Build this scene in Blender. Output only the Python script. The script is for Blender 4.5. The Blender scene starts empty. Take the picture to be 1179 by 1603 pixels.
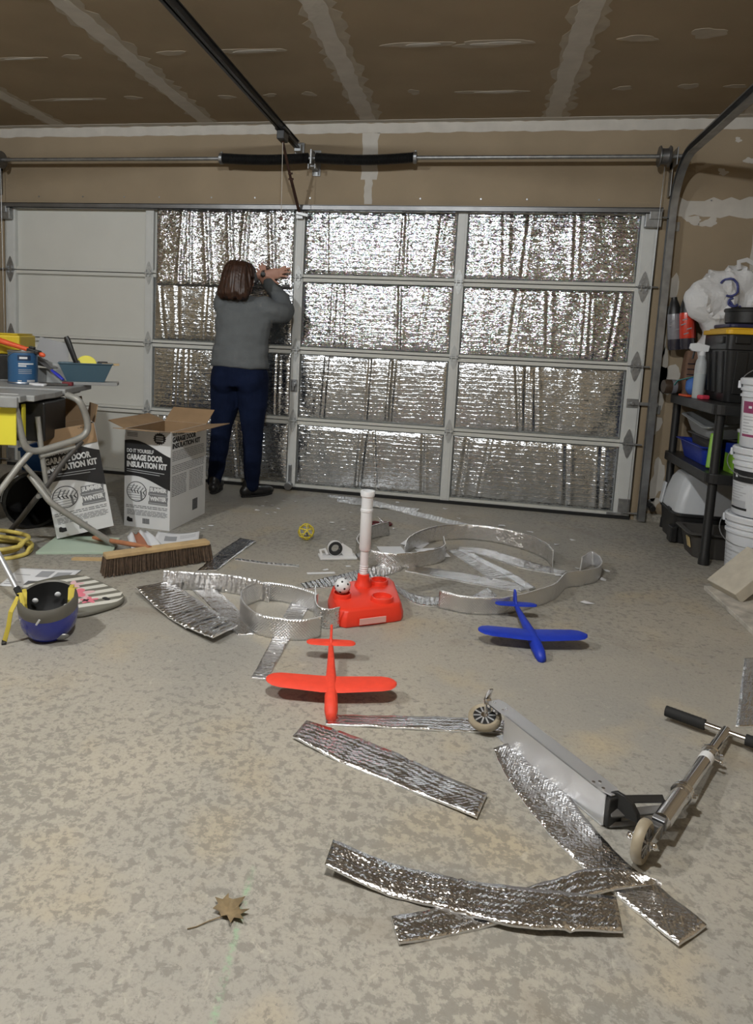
import bpy, bmesh, math, random
import numpy as np
from mathutils import Vector, Matrix, noise

scene = bpy.context.scene
PI = math.pi
C = scene.collection
R = math.radians

# ------------------------------------------------------------------ camera
FPX = 1100.0                                   # focal length in pixels of the 1179x1603 frame
cam_d = bpy.data.cameras.new('camera'); cam = bpy.data.objects.new('camera', cam_d); C.objects.link(cam)
cam_d.sensor_fit = 'VERTICAL'; cam_d.sensor_height = 36.0
cam_d.lens = FPX / 1603 * 36.0
cam_d.shift_x = (589.5 - 518.216) / 1603
cam_d.shift_y = (670.63 - 801.5) / 1603
cam_d.clip_start = 0.05
_p, _y, _r = 0.1258, -0.1958, 0.0457           # pitch down, yaw, roll
_f = Vector((math.sin(_y)*math.cos(_p), math.cos(_y)*math.cos(_p), -math.sin(_p)))
_ri = Vector((math.cos(_y), -math.sin(_y), 0)); _u = _ri.cross(_f)
_a = _ri*math.cos(_r) + _u*math.sin(_r); _b = _u*math.cos(_r) - _ri*math.sin(_r)
cam.matrix_world = Matrix(((_a.x, _b.x, -_f.x, 3.7529), (_a.y, _b.y, -_f.y, -5.1442), (_a.z, _b.z, -_f.z, 1.156), (0, 0, 0, 1)))
scene.camera = cam

# ------------------------------------------------------------------ world, lights, exposure
world = bpy.data.worlds.new('world'); scene.world = world; world.use_nodes = True
world.node_tree.nodes['Background'].inputs['Color'].default_value = (0.9, 0.95, 1.0, 1)
world.node_tree.nodes['Background'].inputs['Strength'].default_value = 0.0
scene.view_settings.view_transform = 'Standard'; scene.view_settings.look = 'None'
scene.view_settings.gamma = 1.0; scene.view_settings.use_curve_mapping = False
scene.view_settings.exposure = 0.22
LAMPS = [(1.42, -4.1, 2.60), (3.50, -4.1, 2.60)]   # bulbs of the two ceiling lamp holders
LAMP_W = [132, 132]
for i, p in enumerate(LAMPS):
    l = bpy.data.lights.new('bulb_light', 'POINT'); l.energy = LAMP_W[i]; l.shadow_soft_size = 0.045; l.color = (0.93, 0.97, 1.0)
    o = bpy.data.objects.new('bulb_light', l); o.location = p; C.objects.link(o)

# ------------------------------------------------------------------ helpers: materials
MATS = {}
def nt(m): return m.node_tree.nodes, m.node_tree.links
def mat(name, col, rough=0.5, metal=0.0, var=0.0, vscale=8.0, bump=0.0, bscale=60.0, spec=0.5, trans=0.0, coat=0.0, alpha=1.0, ior=None):
    m = bpy.data.materials.new(name); m.use_nodes = True; MATS[name] = m
    N, L = nt(m); b = N['Principled BSDF']
    b.inputs['Base Color'].default_value = (*col, 1); b.inputs['Roughness'].default_value = rough
    b.inputs['Metallic'].default_value = metal; b.inputs['Specular IOR Level'].default_value = spec
    b.inputs['Transmission Weight'].default_value = trans; b.inputs['Coat Weight'].default_value = coat
    b.inputs['Alpha'].default_value = alpha
    if ior: b.inputs['IOR'].default_value = ior
    tc = N.new('ShaderNodeTexCoord')
    if var > 0:
        n = N.new('ShaderNodeTexNoise'); n.inputs['Scale'].default_value = vscale; n.inputs['Detail'].default_value = 6
        L.new(tc.outputs['Object'], n.inputs['Vector'])
        r = N.new('ShaderNodeValToRGB')
        r.color_ramp.elements[0].position = 0.3; r.color_ramp.elements[1].position = 0.7
        r.color_ramp.elements[0].color = (*[max(0, c*(1-var)) for c in col], 1)
        r.color_ramp.elements[1].color = (*[min(1, c*(1+var)) for c in col], 1)
        L.new(n.outputs['Fac'], r.inputs['Fac']); L.new(r.outputs['Color'], b.inputs['Base Color'])
    if bump > 0:
        n = N.new('ShaderNodeTexNoise'); n.inputs['Scale'].default_value = bscale; n.inputs['Detail'].default_value = 4
        L.new(tc.outputs['Object'], n.inputs['Vector'])
        bp = N.new('ShaderNodeBump'); bp.inputs['Strength'].default_value = bump; bp.inputs['Distance'].default_value = 0.01
        L.new(n.outputs['Fac'], bp.inputs['Height']); L.new(bp.outputs['Normal'], b.inputs['Normal'])
    return m

def math_node(N, L, op, a, b=None, clamp=False):
    n = N.new('ShaderNodeMath'); n.operation = op; n.use_clamp = clamp
    for i, v in enumerate((a, b)):
        if v is None: continue
        if isinstance(v, (int, float)): n.inputs[i].default_value = v
        else: L.new(v, n.inputs[i])
    return n.outputs[0]

def foil(name, rib=0.0, rib_scale=33.0, facet=0.5, facet_scale=75.0, wrinkle=0.5, wrinkle_scale=14.0, rough=0.2, tint=(0.80, 0.80, 0.81), rib_axis=1, bubble=0.0, facet_stretch=0.55, rib_pow=1, glint=0.0, glint_scale=150.0, irid=0.0):
    """aluminised bubble insulation: metallic, crinkled by bump; UVs are in metres"""
    m = bpy.data.materials.new(name); m.use_nodes = True; MATS[name] = m
    N, L = nt(m); b = N['Principled BSDF']
    b.inputs['Base Color'].default_value = (*tint, 1); b.inputs['Metallic'].default_value = 1.0; b.inputs['Roughness'].default_value = rough
    tc = N.new('ShaderNodeTexCoord'); uv = tc.outputs['UV']
    # gentle distortion
    dn = N.new('ShaderNodeTexNoise'); dn.inputs['Scale'].default_value = 9; dn.inputs['Detail'].default_value = 3; L.new(uv, dn.inputs['Vector'])
    dv = N.new('ShaderNodeVectorMath'); dv.operation = 'SCALE'; dv.inputs['Scale'].default_value = 0.03
    sb = N.new('ShaderNodeVectorMath'); sb.operation = 'SUBTRACT'; sb.inputs[1].default_value = (0.5, 0.5, 0.5)
    L.new(dn.outputs['Color'], sb.inputs[0]); L.new(sb.outputs[0], dv.inputs[0])
    ad = N.new('ShaderNodeVectorMath'); ad.operation = 'ADD'; L.new(uv, ad.inputs[0]); L.new(dv.outputs[0], ad.inputs[1]); w = ad.outputs[0]
    terms = []
    if wrinkle:
        n = N.new('ShaderNodeTexNoise'); n.inputs['Scale'].default_value = wrinkle_scale; n.inputs['Detail'].default_value = 5; n.inputs['Roughness'].default_value = 0.6
        L.new(w, n.inputs['Vector']); terms.append(math_node(N, L, 'MULTIPLY', n.outputs['Fac'], wrinkle))
    if facet:
        mp = N.new('ShaderNodeMapping'); mp.inputs['Scale'].default_value = (facet_stretch, 1, 1); L.new(w, mp.inputs['Vector'])
        v = N.new('ShaderNodeTexVoronoi'); v.inputs['Scale'].default_value = facet_scale; L.new(mp.outputs[0], v.inputs['Vector'])
        terms.append(math_node(N, L, 'MULTIPLY', v.outputs['Distance'], facet*0.12))
    if rib:
        sp = N.new('ShaderNodeSeparateXYZ'); L.new(w, sp.inputs[0])
        s = math_node(N, L, 'SINE', math_node(N, L, 'MULTIPLY', sp.outputs[rib_axis], rib_scale*2*PI))
        if rib_pow > 1: s = math_node(N, L, 'POWER', math_node(N, L, 'ADD', math_node(N, L, 'MULTIPLY', s, 0.5), 0.5), rib_pow)
        terms.append(math_node(N, L, 'MULTIPLY', s, rib*0.1))
    if bubble:
        sp = N.new('ShaderNodeSeparateXYZ'); L.new(uv, sp.inputs[0])
        s1 = math_node(N, L, 'SINE', math_node(N, L, 'MULTIPLY', sp.outputs[0], 85*2*PI))
        s2 = math_node(N, L, 'SINE', math_node(N, L, 'MULTIPLY', sp.outputs[1], 85*2*PI))
        terms.append(math_node(N, L, 'MULTIPLY', math_node(N, L, 'MULTIPLY', s1, s2), bubble*0.08))
    h = terms[0]
    for t in terms[1:]: h = math_node(N, L, 'ADD', h, t)
    bp = N.new('ShaderNodeBump'); bp.inputs['Strength'].default_value = 1.0; bp.inputs['Distance'].default_value = 0.02
    L.new(h, bp.inputs['Height']); nout = bp.outputs['Normal']
    for k, sc in ((glint, glint_scale), (glint*0.7, glint_scale*0.35)):      # tiny crinkle facets, each with a tilt of its own
        if not k: continue
        gm = N.new('ShaderNodeMapping'); gm.inputs['Scale'].default_value = (facet_stretch, 1, 1); L.new(w, gm.inputs['Vector'])
        v = N.new('ShaderNodeTexVoronoi'); v.inputs['Scale'].default_value = sc; L.new(gm.outputs[0], v.inputs['Vector'])
        s0 = N.new('ShaderNodeVectorMath'); s0.operation = 'SUBTRACT'; s0.inputs[1].default_value = (0.5, 0.5, 0.5); L.new(v.outputs['Color'], s0.inputs[0])
        s1 = N.new('ShaderNodeVectorMath'); s1.operation = 'SCALE'; s1.inputs['Scale'].default_value = k; L.new(s0.outputs[0], s1.inputs[0])
        s2 = N.new('ShaderNodeVectorMath'); s2.operation = 'ADD'; L.new(nout, s2.inputs[0]); L.new(s1.outputs[0], s2.inputs[1])
        s3 = N.new('ShaderNodeVectorMath'); s3.operation = 'NORMALIZE'; L.new(s2.outputs[0], s3.inputs[0]); nout = s3.outputs[0]
    L.new(nout, b.inputs['Normal'])
    if irid:      # faint rainbow sparkle painted into the base colour, one hue per cell
        v = N.new('ShaderNodeTexVoronoi'); v.inputs['Scale'].default_value = 170; L.new(w, v.inputs['Vector'])
        hs = N.new('ShaderNodeHueSaturation'); hs.inputs['Saturation'].default_value = irid; hs.inputs['Value'].default_value = 1.0; L.new(v.outputs['Color'], hs.inputs['Color'])
        mx = N.new('ShaderNodeMix'); mx.data_type = 'RGBA'; mx.inputs[0].default_value = 0.35; mx.inputs[6].default_value = (*tint, 1); L.new(hs.outputs['Color'], mx.inputs[7]); L.new(mx.outputs[2], b.inputs['Base Color'])
    return m

# ------------------------------------------------------------------ helpers: meshes
class MB:
    """collects polygons for ONE mesh"""
    def __init__(s): s.v = []; s.f = []; s.m = []; s.uv = {}
    def add(s, vs, fs, mi=0, M=None):
        k = len(s.v)
        for p in vs:
            p = Vector(p)
            s.v.append(M @ p if M is not None else p)
        for f in fs: s.f.append([i+k for i in f]); s.m.append(mi)
        return s
    def box(s, c, d, rot=(0, 0, 0), mi=0, M=None):
        x, y, z = d[0]/2, d[1]/2, d[2]/2
        vs = [(sx*x, sy*y, sz*z) for sz in (-1, 1) for sy in (-1, 1) for sx in (-1, 1)]
        fs = [(0, 2, 3, 1), (4, 5, 7, 6), (0, 1, 5, 4), (2, 6, 7, 3), (1, 3, 7, 5), (0, 4, 6, 2)]
        T = Matrix.Translation(Vector(c)) @ (Matrix.Rotation(rot[2], 4, 'Z') @ Matrix.Rotation(rot[1], 4, 'Y') @ Matrix.Rotation(rot[0], 4, 'X'))
        return s.add(vs, fs, mi, (M @ T) if M is not None else T)
    def box2(s, a, b, mi=0):
        return s.box([(a[i]+b[i])/2 for i in range(3)], [abs(b[i]-a[i]) for i in range(3)], mi=mi)
    def tube(s, pts, r, n=10, cap=True, mi=0, closed=False, flat=1.0):
        pts = [Vector(p) for p in pts]; K = len(pts)
        rs = r if isinstance(r, (list, tuple)) else [r]*K
        tan = []
        for i in range(K):
            if closed: t = pts[(i+1) % K]-pts[i-1]
            else: t = pts[min(i+1, K-1)]-pts[max(i-1, 0)]
            tan.append(t.normalized())
        up = Vector((0, 0, 1)) if abs(tan[0].z) < 0.9 else Vector((0, 1, 0))
        nrm = (up-tan[0]*up.dot(tan[0])).normalized()
        vs = []
        for i in range(K):
            nrm = (nrm-tan[i]*nrm.dot(tan[i]))
            nrm = nrm.normalized() if nrm.length > 1e-6 else tan[i].orthogonal().normalized()
            bn = tan[i].cross(nrm)
            for j in range(n):
                a = 2*PI*j/n
                vs.append(pts[i]+(nrm*math.cos(a)*flat+bn*math.sin(a))*rs[i])
        fs = []
        for i in range(K if closed else K-1):
            for j in range(n):
                a = i*n+j; b_ = i*n+(j+1) % n; c = ((i+1) % K)*n+(j+1) % n; d = ((i+1) % K)*n+j
                fs.append((a, b_, c, d))
        if cap and not closed: fs += [tuple(range(n))[::-1], tuple((K-1)*n+j for j in range(n))]
        return s.add(vs, fs, mi)
    def cyl(s, p0, p1, r0, r1=None, n=20, mi=0):
        return s.tube([p0, p1], [r0, r0 if r1 is None else r1], n, mi=mi)
    def lathe(s, prof, c=(0, 0, 0), n=28, mi=0, M=None, sx=1.0, sy=1.0):
        """prof: (radius, z) pairs about the z axis; radius 0 closes it"""
        vs = []; fs = []
        for (r, z) in prof:
            for j in range(n):
                a = 2*PI*j/n; vs.append((c[0]+r*math.cos(a)*sx, c[1]+r*math.sin(a)*sy, c[2]+z))
        for i in range(len(prof)-1):
            for j in range(n):
                fs.append((i*n+j, i*n+(j+1) % n, (i+1)*n+(j+1) % n, (i+1)*n+j))
        return s.add(vs, fs, mi, M)
    def prism(s, poly, t, M=None, mi=0):
        """poly in xy, from z=0 to z=t, placed by M"""
        n = len(poly)
        vs = [(p[0], p[1], 0) for p in poly]+[(p[0], p[1], t) for p in poly]
        fs = [tuple(range(n))[::-1], tuple(range(n, 2*n))]+[(i, (i+1) % n, n+(i+1) % n, n+i) for i in range(n)]
        return s.add(vs, fs, mi, M)
    def ellipsoid(s, c, r, nu=20, nv=12, mi=0, M=None):
        vs = []; fs = []
        for i in range(nv+1):
            t = PI*i/nv
            for j in range(nu):
                a = 2*PI*j/nu
                vs.append((c[0]+r[0]*math.sin(t)*math.cos(a), c[1]+r[1]*math.sin(t)*math.sin(a), c[2]-r[2]*math.cos(t)))
        for i in range(nv):
            for j in range(nu): fs.append((i*nu+j, i*nu+(j+1) % nu, (i+1)*nu+(j+1) % nu, (i+1)*nu+j))
        return s.add(vs, fs, mi, M)
    def loft(s, rings, cap=True, mi=0, M=None):
        n = len(rings[0]); vs = [p for r in rings for p in r]; fs = []
        for i in range(len(rings)-1):
            for j in range(n): fs.append((i*n+j, i*n+(j+1) % n, (i+1)*n+(j+1) % n, (i+1)*n+j))
        if cap: fs += [tuple(range(n))[::-1], tuple((len(rings)-1)*n+j for j in range(n))]
        return s.add(vs, fs, mi, M)
    def mesh(s, name, smooth=False, merge=True):
        me = bpy.data.meshes.new(name)
        me.from_pydata([tuple(p) for p in s.v], [], s.f)
        me.polygons.foreach_set('material_index', s.m)
        bm = bmesh.new(); bm.from_mesh(me)
        if merge: bmesh.ops.remove_doubles(bm, verts=bm.verts, dist=1e-6)
        bmesh.ops.recalc_face_normals(bm, faces=bm.faces)
        bm.to_mesh(me); bm.free()
        return me
    def build(s, name, m, parent=None, smooth=None, bevel=0.0, seg=2, subsurf=0):
        me = s.mesh(name)
        return put(name, me, m, parent, smooth, bevel, seg, subsurf)

def put(name, me, m, parent=None, smooth=None, bevel=0.0, seg=2, subsurf=0):
    for x in (m if isinstance(m, (list, tuple)) else [m]): me.materials.append(MATS[x] if isinstance(x, str) else x)
    o = bpy.data.objects.new(name, me); C.objects.link(o)
    if parent is not None: o.parent = parent
    if subsurf:
        md = o.modifiers.new('subsurf', 'SUBSURF'); md.levels = subsurf; md.render_levels = subsurf
        for p in me.polygons: p.use_smooth = True
    if bevel:
        md = o.modifiers.new('bevel', 'BEVEL'); md.width = bevel; md.segments = seg; md.limit_method = 'ANGLE'; md.angle_limit = R(35)
        md.harden_normals = False
    if smooth is not None:
        for p in me.polygons: p.use_smooth = True
        me.set_sharp_from_angle(angle=R(smooth))
    return o

def tag(o, label=None, cat=None, group=None, kind=None):
    if label: o['label'] = label
    if cat: o['category'] = cat
    if group: o['group'] = group
    if kind: o['kind'] = kind
    return o
def thing(name, label, cat, loc=(0, 0, 0), rot=(0, 0, 0), group=None, kind=None):
    o = bpy.data.objects.new(name, None); o.empty_display_size = 0.05; C.objects.link(o)
    o.location = loc; o.rotation_euler = rot
    return tag(o, label, cat, group, kind)
def frame(o, x, y, z):
    """matrix with given axes (columns) and origin"""
    x, y, z, o = Vector(x), Vector(y), Vector(z), Vector(o)
    return Matrix(((x.x, y.x, z.x, o.x), (x.y, y.y, z.y, o.y), (x.z, y.z, z.z, o.z), (0, 0, 0, 1)))
SCRATCH = bpy.data.scenes.new('scratch')        # modifiers are applied in a scene of their own, which is quick
def evaluated(o):
    SCRATCH.collection.objects.link(o)
    with bpy.context.temp_override(scene=SCRATCH, view_layer=SCRATCH.view_layers[0]):
        dg = bpy.context.evaluated_depsgraph_get(); return bpy.data.meshes.new_from_object(o.evaluated_get(dg))
def text_mesh(s, size, bold=0.0, shear=0.0, spacing=1.0, align='LEFT', extrude=0.0004):
    cu = bpy.data.curves.new('lettering', 'FONT'); cu.body = s; cu.size = size; cu.offset = bold; cu.shear = shear
    cu.space_character = spacing; cu.align_x = align; cu.extrude = extrude; cu.resolution_u = 3
    o = bpy.data.objects.new('lettering_tmp', cu); me = evaluated(o)
    bpy.data.objects.remove(o); bpy.data.curves.remove(cu)
    return me
def lettering(s, size, m, parent, M, bold=0.0, width=None, **kw):
    me = text_mesh(s, size, bold, **kw)
    if width:
        xs = [v.co.x for v in me.vertices]; k = width/(max(xs)-min(xs)); x0 = min(xs)
        if kw.get('align', 'LEFT') == 'LEFT': me.transform(Matrix.Translation((-x0, 0, 0)))
        me.transform(Matrix.Diagonal((k, 1, 1, 1)))
    me.transform(M); me.name = 'lettering'; me.materials.clear()
    return put('lettering', me, m, parent)
def catmull(pts, n):
    P = [np.array(p, float) for p in pts]; K = len(P)
    if K == 2: return [Vector(P[0]+(P[1]-P[0])*t) for t in np.linspace(0, 1, n)]
    Q = [2*P[0]-P[1]]+P+[2*P[-1]-P[-2]]
    seg = [np.linalg.norm(P[i+1]-P[i]) for i in range(K-1)]; cum = np.concatenate([[0], np.cumsum(seg)])
    out = []
    for d in np.linspace(0, cum[-1], n):
        i = min(max(int(np.searchsorted(cum, d, 'right'))-1, 0), K-2); t = (d-cum[i])/max(seg[i], 1e-9)
        p0, p1, p2, p3 = Q[i:i+4]
        out.append(Vector(0.5*((2*p1)+(-p0+p2)*t+(2*p0-5*p1+4*p2-p3)*t*t+(-p0+3*p1-3*p2+p3)*t**3)))
    return out
def blob(rx, ry, seed, n=22, rough=0.25):
    rd = random.Random(seed); ph = [rd.uniform(0, 6.28) for _ in range(4)]
    out = []
    for j in range(n):
        a = 2*PI*j/n; k = 1+rough*(0.5*math.sin(2*a+ph[0])+0.4*math.sin(3*a+ph[1])+0.3*math.sin(5*a+ph[2]))+rd.uniform(-.1, .1)*rough*2
        out.append((rx*k*math.cos(a), ry*k*math.sin(a)))
    return out
def push(me, fn):
    """move every vertex along its normal by fn(co); normals are read once"""
    n = len(me.vertices); co = np.zeros(n*3); nr = np.zeros(n*3); me.vertices.foreach_get('co', co); me.vertices.foreach_get('normal', nr)
    co = co.reshape(-1, 3); nr = nr.reshape(-1, 3)
    d = np.array([fn(Vector(c)) for c in co]); me.vertices.foreach_set('co', (co+nr*d[:, None]).ravel()); me.update()
def remeshed(mb, name, voxel, smooth_it=4, factor=0.5):
    """one continuous surface from overlapping closed pieces"""
    me = mb.mesh(name, merge=True); o = bpy.data.objects.new('tmp', me)
    md = o.modifiers.new('r', 'REMESH'); md.mode = 'VOXEL'; md.voxel_size = voxel
    if smooth_it:
        sm = o.modifiers.new('s', 'SMOOTH'); sm.iterations = smooth_it; sm.factor = factor
    out = evaluated(o)
    bpy.data.objects.remove(o)
    for p in out.polygons: p.use_smooth = True
    return out
# ------------------------------------------------------------------ materials
def concrete():
    m = bpy.data.materials.new('concrete'); m.use_nodes = True; MATS['concrete'] = m
    N, L = nt(m); b = N['Principled BSDF']; tc = N.new('ShaderNodeTexCoord'); P = tc.outputs['Object']
    def noise_(sc, det=6, ro=0.6, dist=0.0, off=0.0):
        mp = N.new('ShaderNodeMapping'); mp.inputs['Location'].default_value = (off, off*0.7, 0); L.new(P, mp.inputs['Vector'])
        n = N.new('ShaderNodeTexNoise'); n.inputs['Scale'].default_value = sc; n.inputs['Detail'].default_value = det
        n.inputs['Roughness'].default_value = ro; n.inputs['Distortion'].default_value = dist; L.new(mp.outputs[0], n.inputs['Vector']); return n.outputs['Fac']
    def ramp(f, a, b_, smooth=False):
        r = N.new('ShaderNodeMapRange'); r.inputs['From Min'].default_value = a; r.inputs['From Max'].default_value = b_
        if smooth: r.interpolation_type = 'SMOOTHSTEP'
        L.new(f, r.inputs['Value']); return r.outputs['Result']
    def mix(fac, c1, c2, mode='MIX'):
        x = N.new('ShaderNodeMix'); x.data_type = 'RGBA'; x.blend_type = mode
        if isinstance(fac, (int, float)): x.inputs[0].default_value = fac
        else: L.new(fac, x.inputs[0])
        for i, c in ((6, c1), (7, c2)):
            if isinstance(c, tuple): x.inputs[i].default_value = (*c, 1)
            else: L.new(c, x.inputs[i])
        return x.outputs[2]
    base = mix(ramp(noise_(1.3, 5, 0.55), 0.3, 0.7), (0.405, 0.372, 0.307), (0.30, 0.29, 0.262))
    base = mix(ramp(noise_(3.1, 4, 0.5, 0, 3.1), 0.55, 0.72), base, (0.405, 0.35, 0.255))
    # leathery dark mottling, denser in places
    dens = ramp(noise_(0.9, 3, 0.5, 0, 7.7), 0.25, 0.75)
    mott = noise_(36, 8, 0.70, 0.2, 1.7)
    thr = math_node(N, L, 'SUBTRACT', 0.64, math_node(N, L, 'MULTIPLY', dens, 0.19))
    f = ramp(math_node(N, L, 'SUBTRACT', mott, thr), -0.012, 0.045)
    base = mix(math_node(N, L, 'MULTIPLY', f, 0.55), base, (0.150, 0.145, 0.127))
    mott2 = noise_(95, 4, 0.65, 0.2, 5.0)
    f2 = ramp(mott2, 0.50, 0.64)
    base = mix(math_node(N, L, 'MULTIPLY', f2, 0.38), base, (0.21, 0.195, 0.165))
    # light mineral flecks and veins
    f3 = ramp(noise_(17, 7, 0.7, 1.2, 9.0), 0.60, 0.70)
    base = mix(math_node(N, L, 'MULTIPLY', f3, 0.45), base, (0.54, 0.50, 0.42))
    # broad brown oil stains with a shape of their own
    f4 = ramp(noise_(1.7, 4, 0.6, 0.6, 13.0), 0.60, 0.72)
    base = mix(math_node(N, L, 'MULTIPLY', f4, 0.5), base, (0.17, 0.135, 0.095))
    # green chalk line drawn on the slab
    sp = N.new('ShaderNodeSeparateXYZ'); L.new(P, sp.inputs[0])
    X, Y = sp.outputs[0], sp.outputs[1]
    t = math_node(N, L, 'SUBTRACT', X, math_node(N, L, 'ADD', 3.368, math_node(N, L, 'MULTIPLY', math_node(N, L, 'ADD', Y, 3.9), -0.12)))
    band = ramp(math_node(N, L, 'ABSOLUTE', t), 0.010, 0.003)
    rng = math_node(N, L, 'MULTIPLY', ramp(Y, -3.78, -3.82), ramp(Y, -4.6, -4.5))
    ch = math_node(N, L, 'MULTIPLY', math_node(N, L, 'MULTIPLY', band, rng), ramp(noise_(45, 4, 0.7), 0.42, 0.62))
    base = mix(math_node(N, L, 'MULTIPLY', ch, 0.6), base, (0.25, 0.47, 0.27))
    L.new(base, b.inputs['Base Color'])
    rr = math_node(N, L, 'ADD', 0.42, math_node(N, L, 'MULTIPLY', noise_(6, 4), 0.28)); L.new(rr, b.inputs['Roughness'])
    bp = N.new('ShaderNodeBump'); bp.inputs['Strength'].default_value = 0.25; bp.inputs['Distance'].default_value = 0.004
    L.new(math_node(N, L, 'ADD', mott2, mott), bp.inputs['Height']); L.new(bp.outputs['Normal'], b.inputs['Normal'])
concrete()
mat('drywall', (0.315, 0.25, 0.17), 0.9, var=0.08, vscale=2.5, bump=0.05, bscale=90, spec=0.15)
mat('mud', (0.52, 0.49, 0.44), 0.9, var=0.07, vscale=11, bump=0.1, bscale=50, spec=0.15)
mat('mud_thin', (0.40, 0.35, 0.28), 0.9, var=0.1, vscale=14, spec=0.15)
mat('door_paint', (0.62, 0.62, 0.575), 0.55, var=0.03, vscale=3, bump=0.03, bscale=25)
mat('stile_paint', (0.60, 0.61, 0.59), 0.45, var=0.04, vscale=9)
mat('galv', (0.33, 0.335, 0.335), 0.42, 0.8, var=0.18, vscale=28)
mat('hinge_light', (0.46, 0.47, 0.46), 0.45, 0.4, var=0.1, vscale=20)
mat('galv_dark', (0.34, 0.35, 0.36), 0.38, 0.9, var=0.2, vscale=14)
mat('strut_steel', (0.20, 0.20, 0.20), 0.4, 0.8, var=0.15, vscale=9)
mat('black_steel', (0.018, 0.018, 0.018), 0.4, 0.3, var=0.2, vscale=20)
mat('black_plastic', (0.014, 0.014, 0.014), 0.42, bump=0.05, bscale=120)
mat('rust_arm', (0.07, 0.035, 0.025), 0.5, 0.5, var=0.3, vscale=30)
mat('chrome', (0.78, 0.78, 0.79), 0.12, 1.0)
mat('aluminium', (0.66, 0.67, 0.69), 0.38, 0.75, bump=0.02, bscale=40)
mat('rubber_black', (0.012, 0.012, 0.012), 0.8)
mat('white_plastic', (0.74, 0.75, 0.76), 0.38)
mat('bulb_glass', (0.9, 0.9, 0.85), 0.4)

# ------------------------------------------------------------------ the room
Z_C = 2.69; X_L, X_R, Y_B = -0.75, 5.54, -7.6
def struct(name, mb, m, **kw): return tag(mb.build(name, m, **kw), kind='structure')
m = MB(); m.box2((X_L, Y_B, -0.12), (X_R, 0.25, 0)); floor = struct('floor', m, 'concrete')
m = MB(); m.box2((X_L, Y_B, Z_C), (X_R, 0.2, Z_C+0.1)); ceiling = struct('ceiling', m, 'drywall')
m = MB(); m.box2((X_L-0.1, Y_B, 0), (X_L, 0.2, Z_C)); struct('wall_left', m, 'drywall')
m = MB(); m.box2((X_R, Y_B, 0), (X_R+0.1, 0.2, Z_C)); wall_right = struct('wall_right', m, 'drywall')
m = MB(); m.box2((X_L, Y_B-0.1, 0), (X_R, Y_B, Z_C)); struct('wall_back', m, 'drywall')
D_L, D_R, D_T = -0.01, 4.90, 2.115          # door opening
m = MB()
m.box2((X_L, 0, D_T), (X_R, 0.12, Z_C)); m.box2((X_L, 0, 0), (D_L, 0.12, D_T)); m.box2((D_R, 0, 0), (X_R, 0.12, D_T))
wall_front = struct('wall_front', m, 'drywall')
m = MB(); m.box2((D_R+0.02, -0.012, 0.0), (X_R-0.02, 0.0, 0.055)); struct('trim_1', m, 'concrete')

def ceil_patch(cx, cy, rx, ry, seed, m_='mud_thin', rough=0.3, rot=0.0, dz=0.0):
    b = MB(); poly = blob(rx, ry, seed, rough=rough)
    b.prism(poly, 0.0012, Matrix.Translation((cx, cy, Z_C-0.0012-dz)) @ Matrix.Rotation(rot, 4, 'Z')); return b.build('joint_compound', m_, ceiling)
def band(name, parent, a, b_, w, seed, m_, to3, t=0.0014, wob=0.18):
    """ragged long strip of compound; to3 maps (s, t, h) to a 3D point"""
    rd = random.Random(seed); n = max(6, int(abs(b_-a)/0.05)); up = []; dn = []
    for i in range(n+1):
        s = a+(b_-a)*i/n
        up.append((s, w/2*(1+wob*rd.uniform(-1, 1)))); dn.append((s, -w/2*(1+wob*rd.uniform(-1, 1))))
    poly = up+dn[::-1]; N_ = len(poly); mb = MB()
    mb.add([to3(p[0], p[1], 0) for p in poly]+[to3(p[0], p[1], t) for p in poly],
           [tuple(range(N_, 2*N_)), tuple(range(N_))[::-1]]+[(i, (i+1) % N_, N_+(i+1) % N_, N_+i) for i in range(N_)])
    return mb.build(name, m_, parent)
for k, xs in enumerate((-0.70, 0.50, 1.71, 2.91, 4.155, 5.36)):
    band('tape_seam', ceiling, -7.4, -0.02, 0.105, 10+k, 'mud', lambda s, t_, h, xs=xs: (xs+t_, s, Z_C-h))
    band('joint_compound', ceiling, -7.4, -0.02, 0.17, 30+k, 'mud_thin', lambda s, t_, h, xs=xs: (xs+t_+0.012, s, Z_C-h*0.5), wob=0.35)
band('tape_seam', ceiling, X_L, X_R, 0.06, 50, 'mud', lambda s, t_, h: (s, -0.03+t_, Z_C-h), t=.0026, wob=0.1)
for i, (x, y, rx, ry) in enumerate([(3.356, -1.284, .17, .035), (3.728, -1.267, .21, .042), (3.744, -.562, .20, .03), (3.274, -.593, .035, .045), (4.434, -1.265, .09, .035),
        (4.743, -1.295, .09, .05), (4.496, -.576, .055, .03), (4.848, -.583, .05, .045), (5.106, -.565, .055, .03), (1.989, -1.292, .07, .035), (2.437, -1.28, .22, .03), (2.055, -.579, .06, .03),
        (2.354, -.595, .04, .03), (2.613, -.602, .04, .04), (.934, -.599, .24, .028), (1.408, -.607, .06, .03), (1.382, -1.289, .06, .03), (1.023, -1.29, .16, .024)]):
    ceil_patch(x, y, rx, ry, 100+i)
    if rx > 0.15: ceil_patch(x+0.02, y, rx*0.55, ry*0.45, 300+i, 'mud', 0.2, dz=.001)
for i in range(26):      # rows of compound over the screws farther back
    x = random.Random(i).uniform(-.5, 5.3); ceil_patch(x, -1.98-0.7*(i % 8), .08, .03, 500+i)
W = lambda s, t_, h: (s, -h, t_)
band('tape_seam', wall_front, X_L, X_R, 0.068, 60, 'mud', lambda s, t_, h: (s, -h, 2.652+t_), wob=0.14)
band('tape_seam', wall_front, 2.30, 2.62, 0.115, 61, 'mud', lambda s, t_, h: (2.925+t_, -h, s), wob=0.2)
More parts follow.
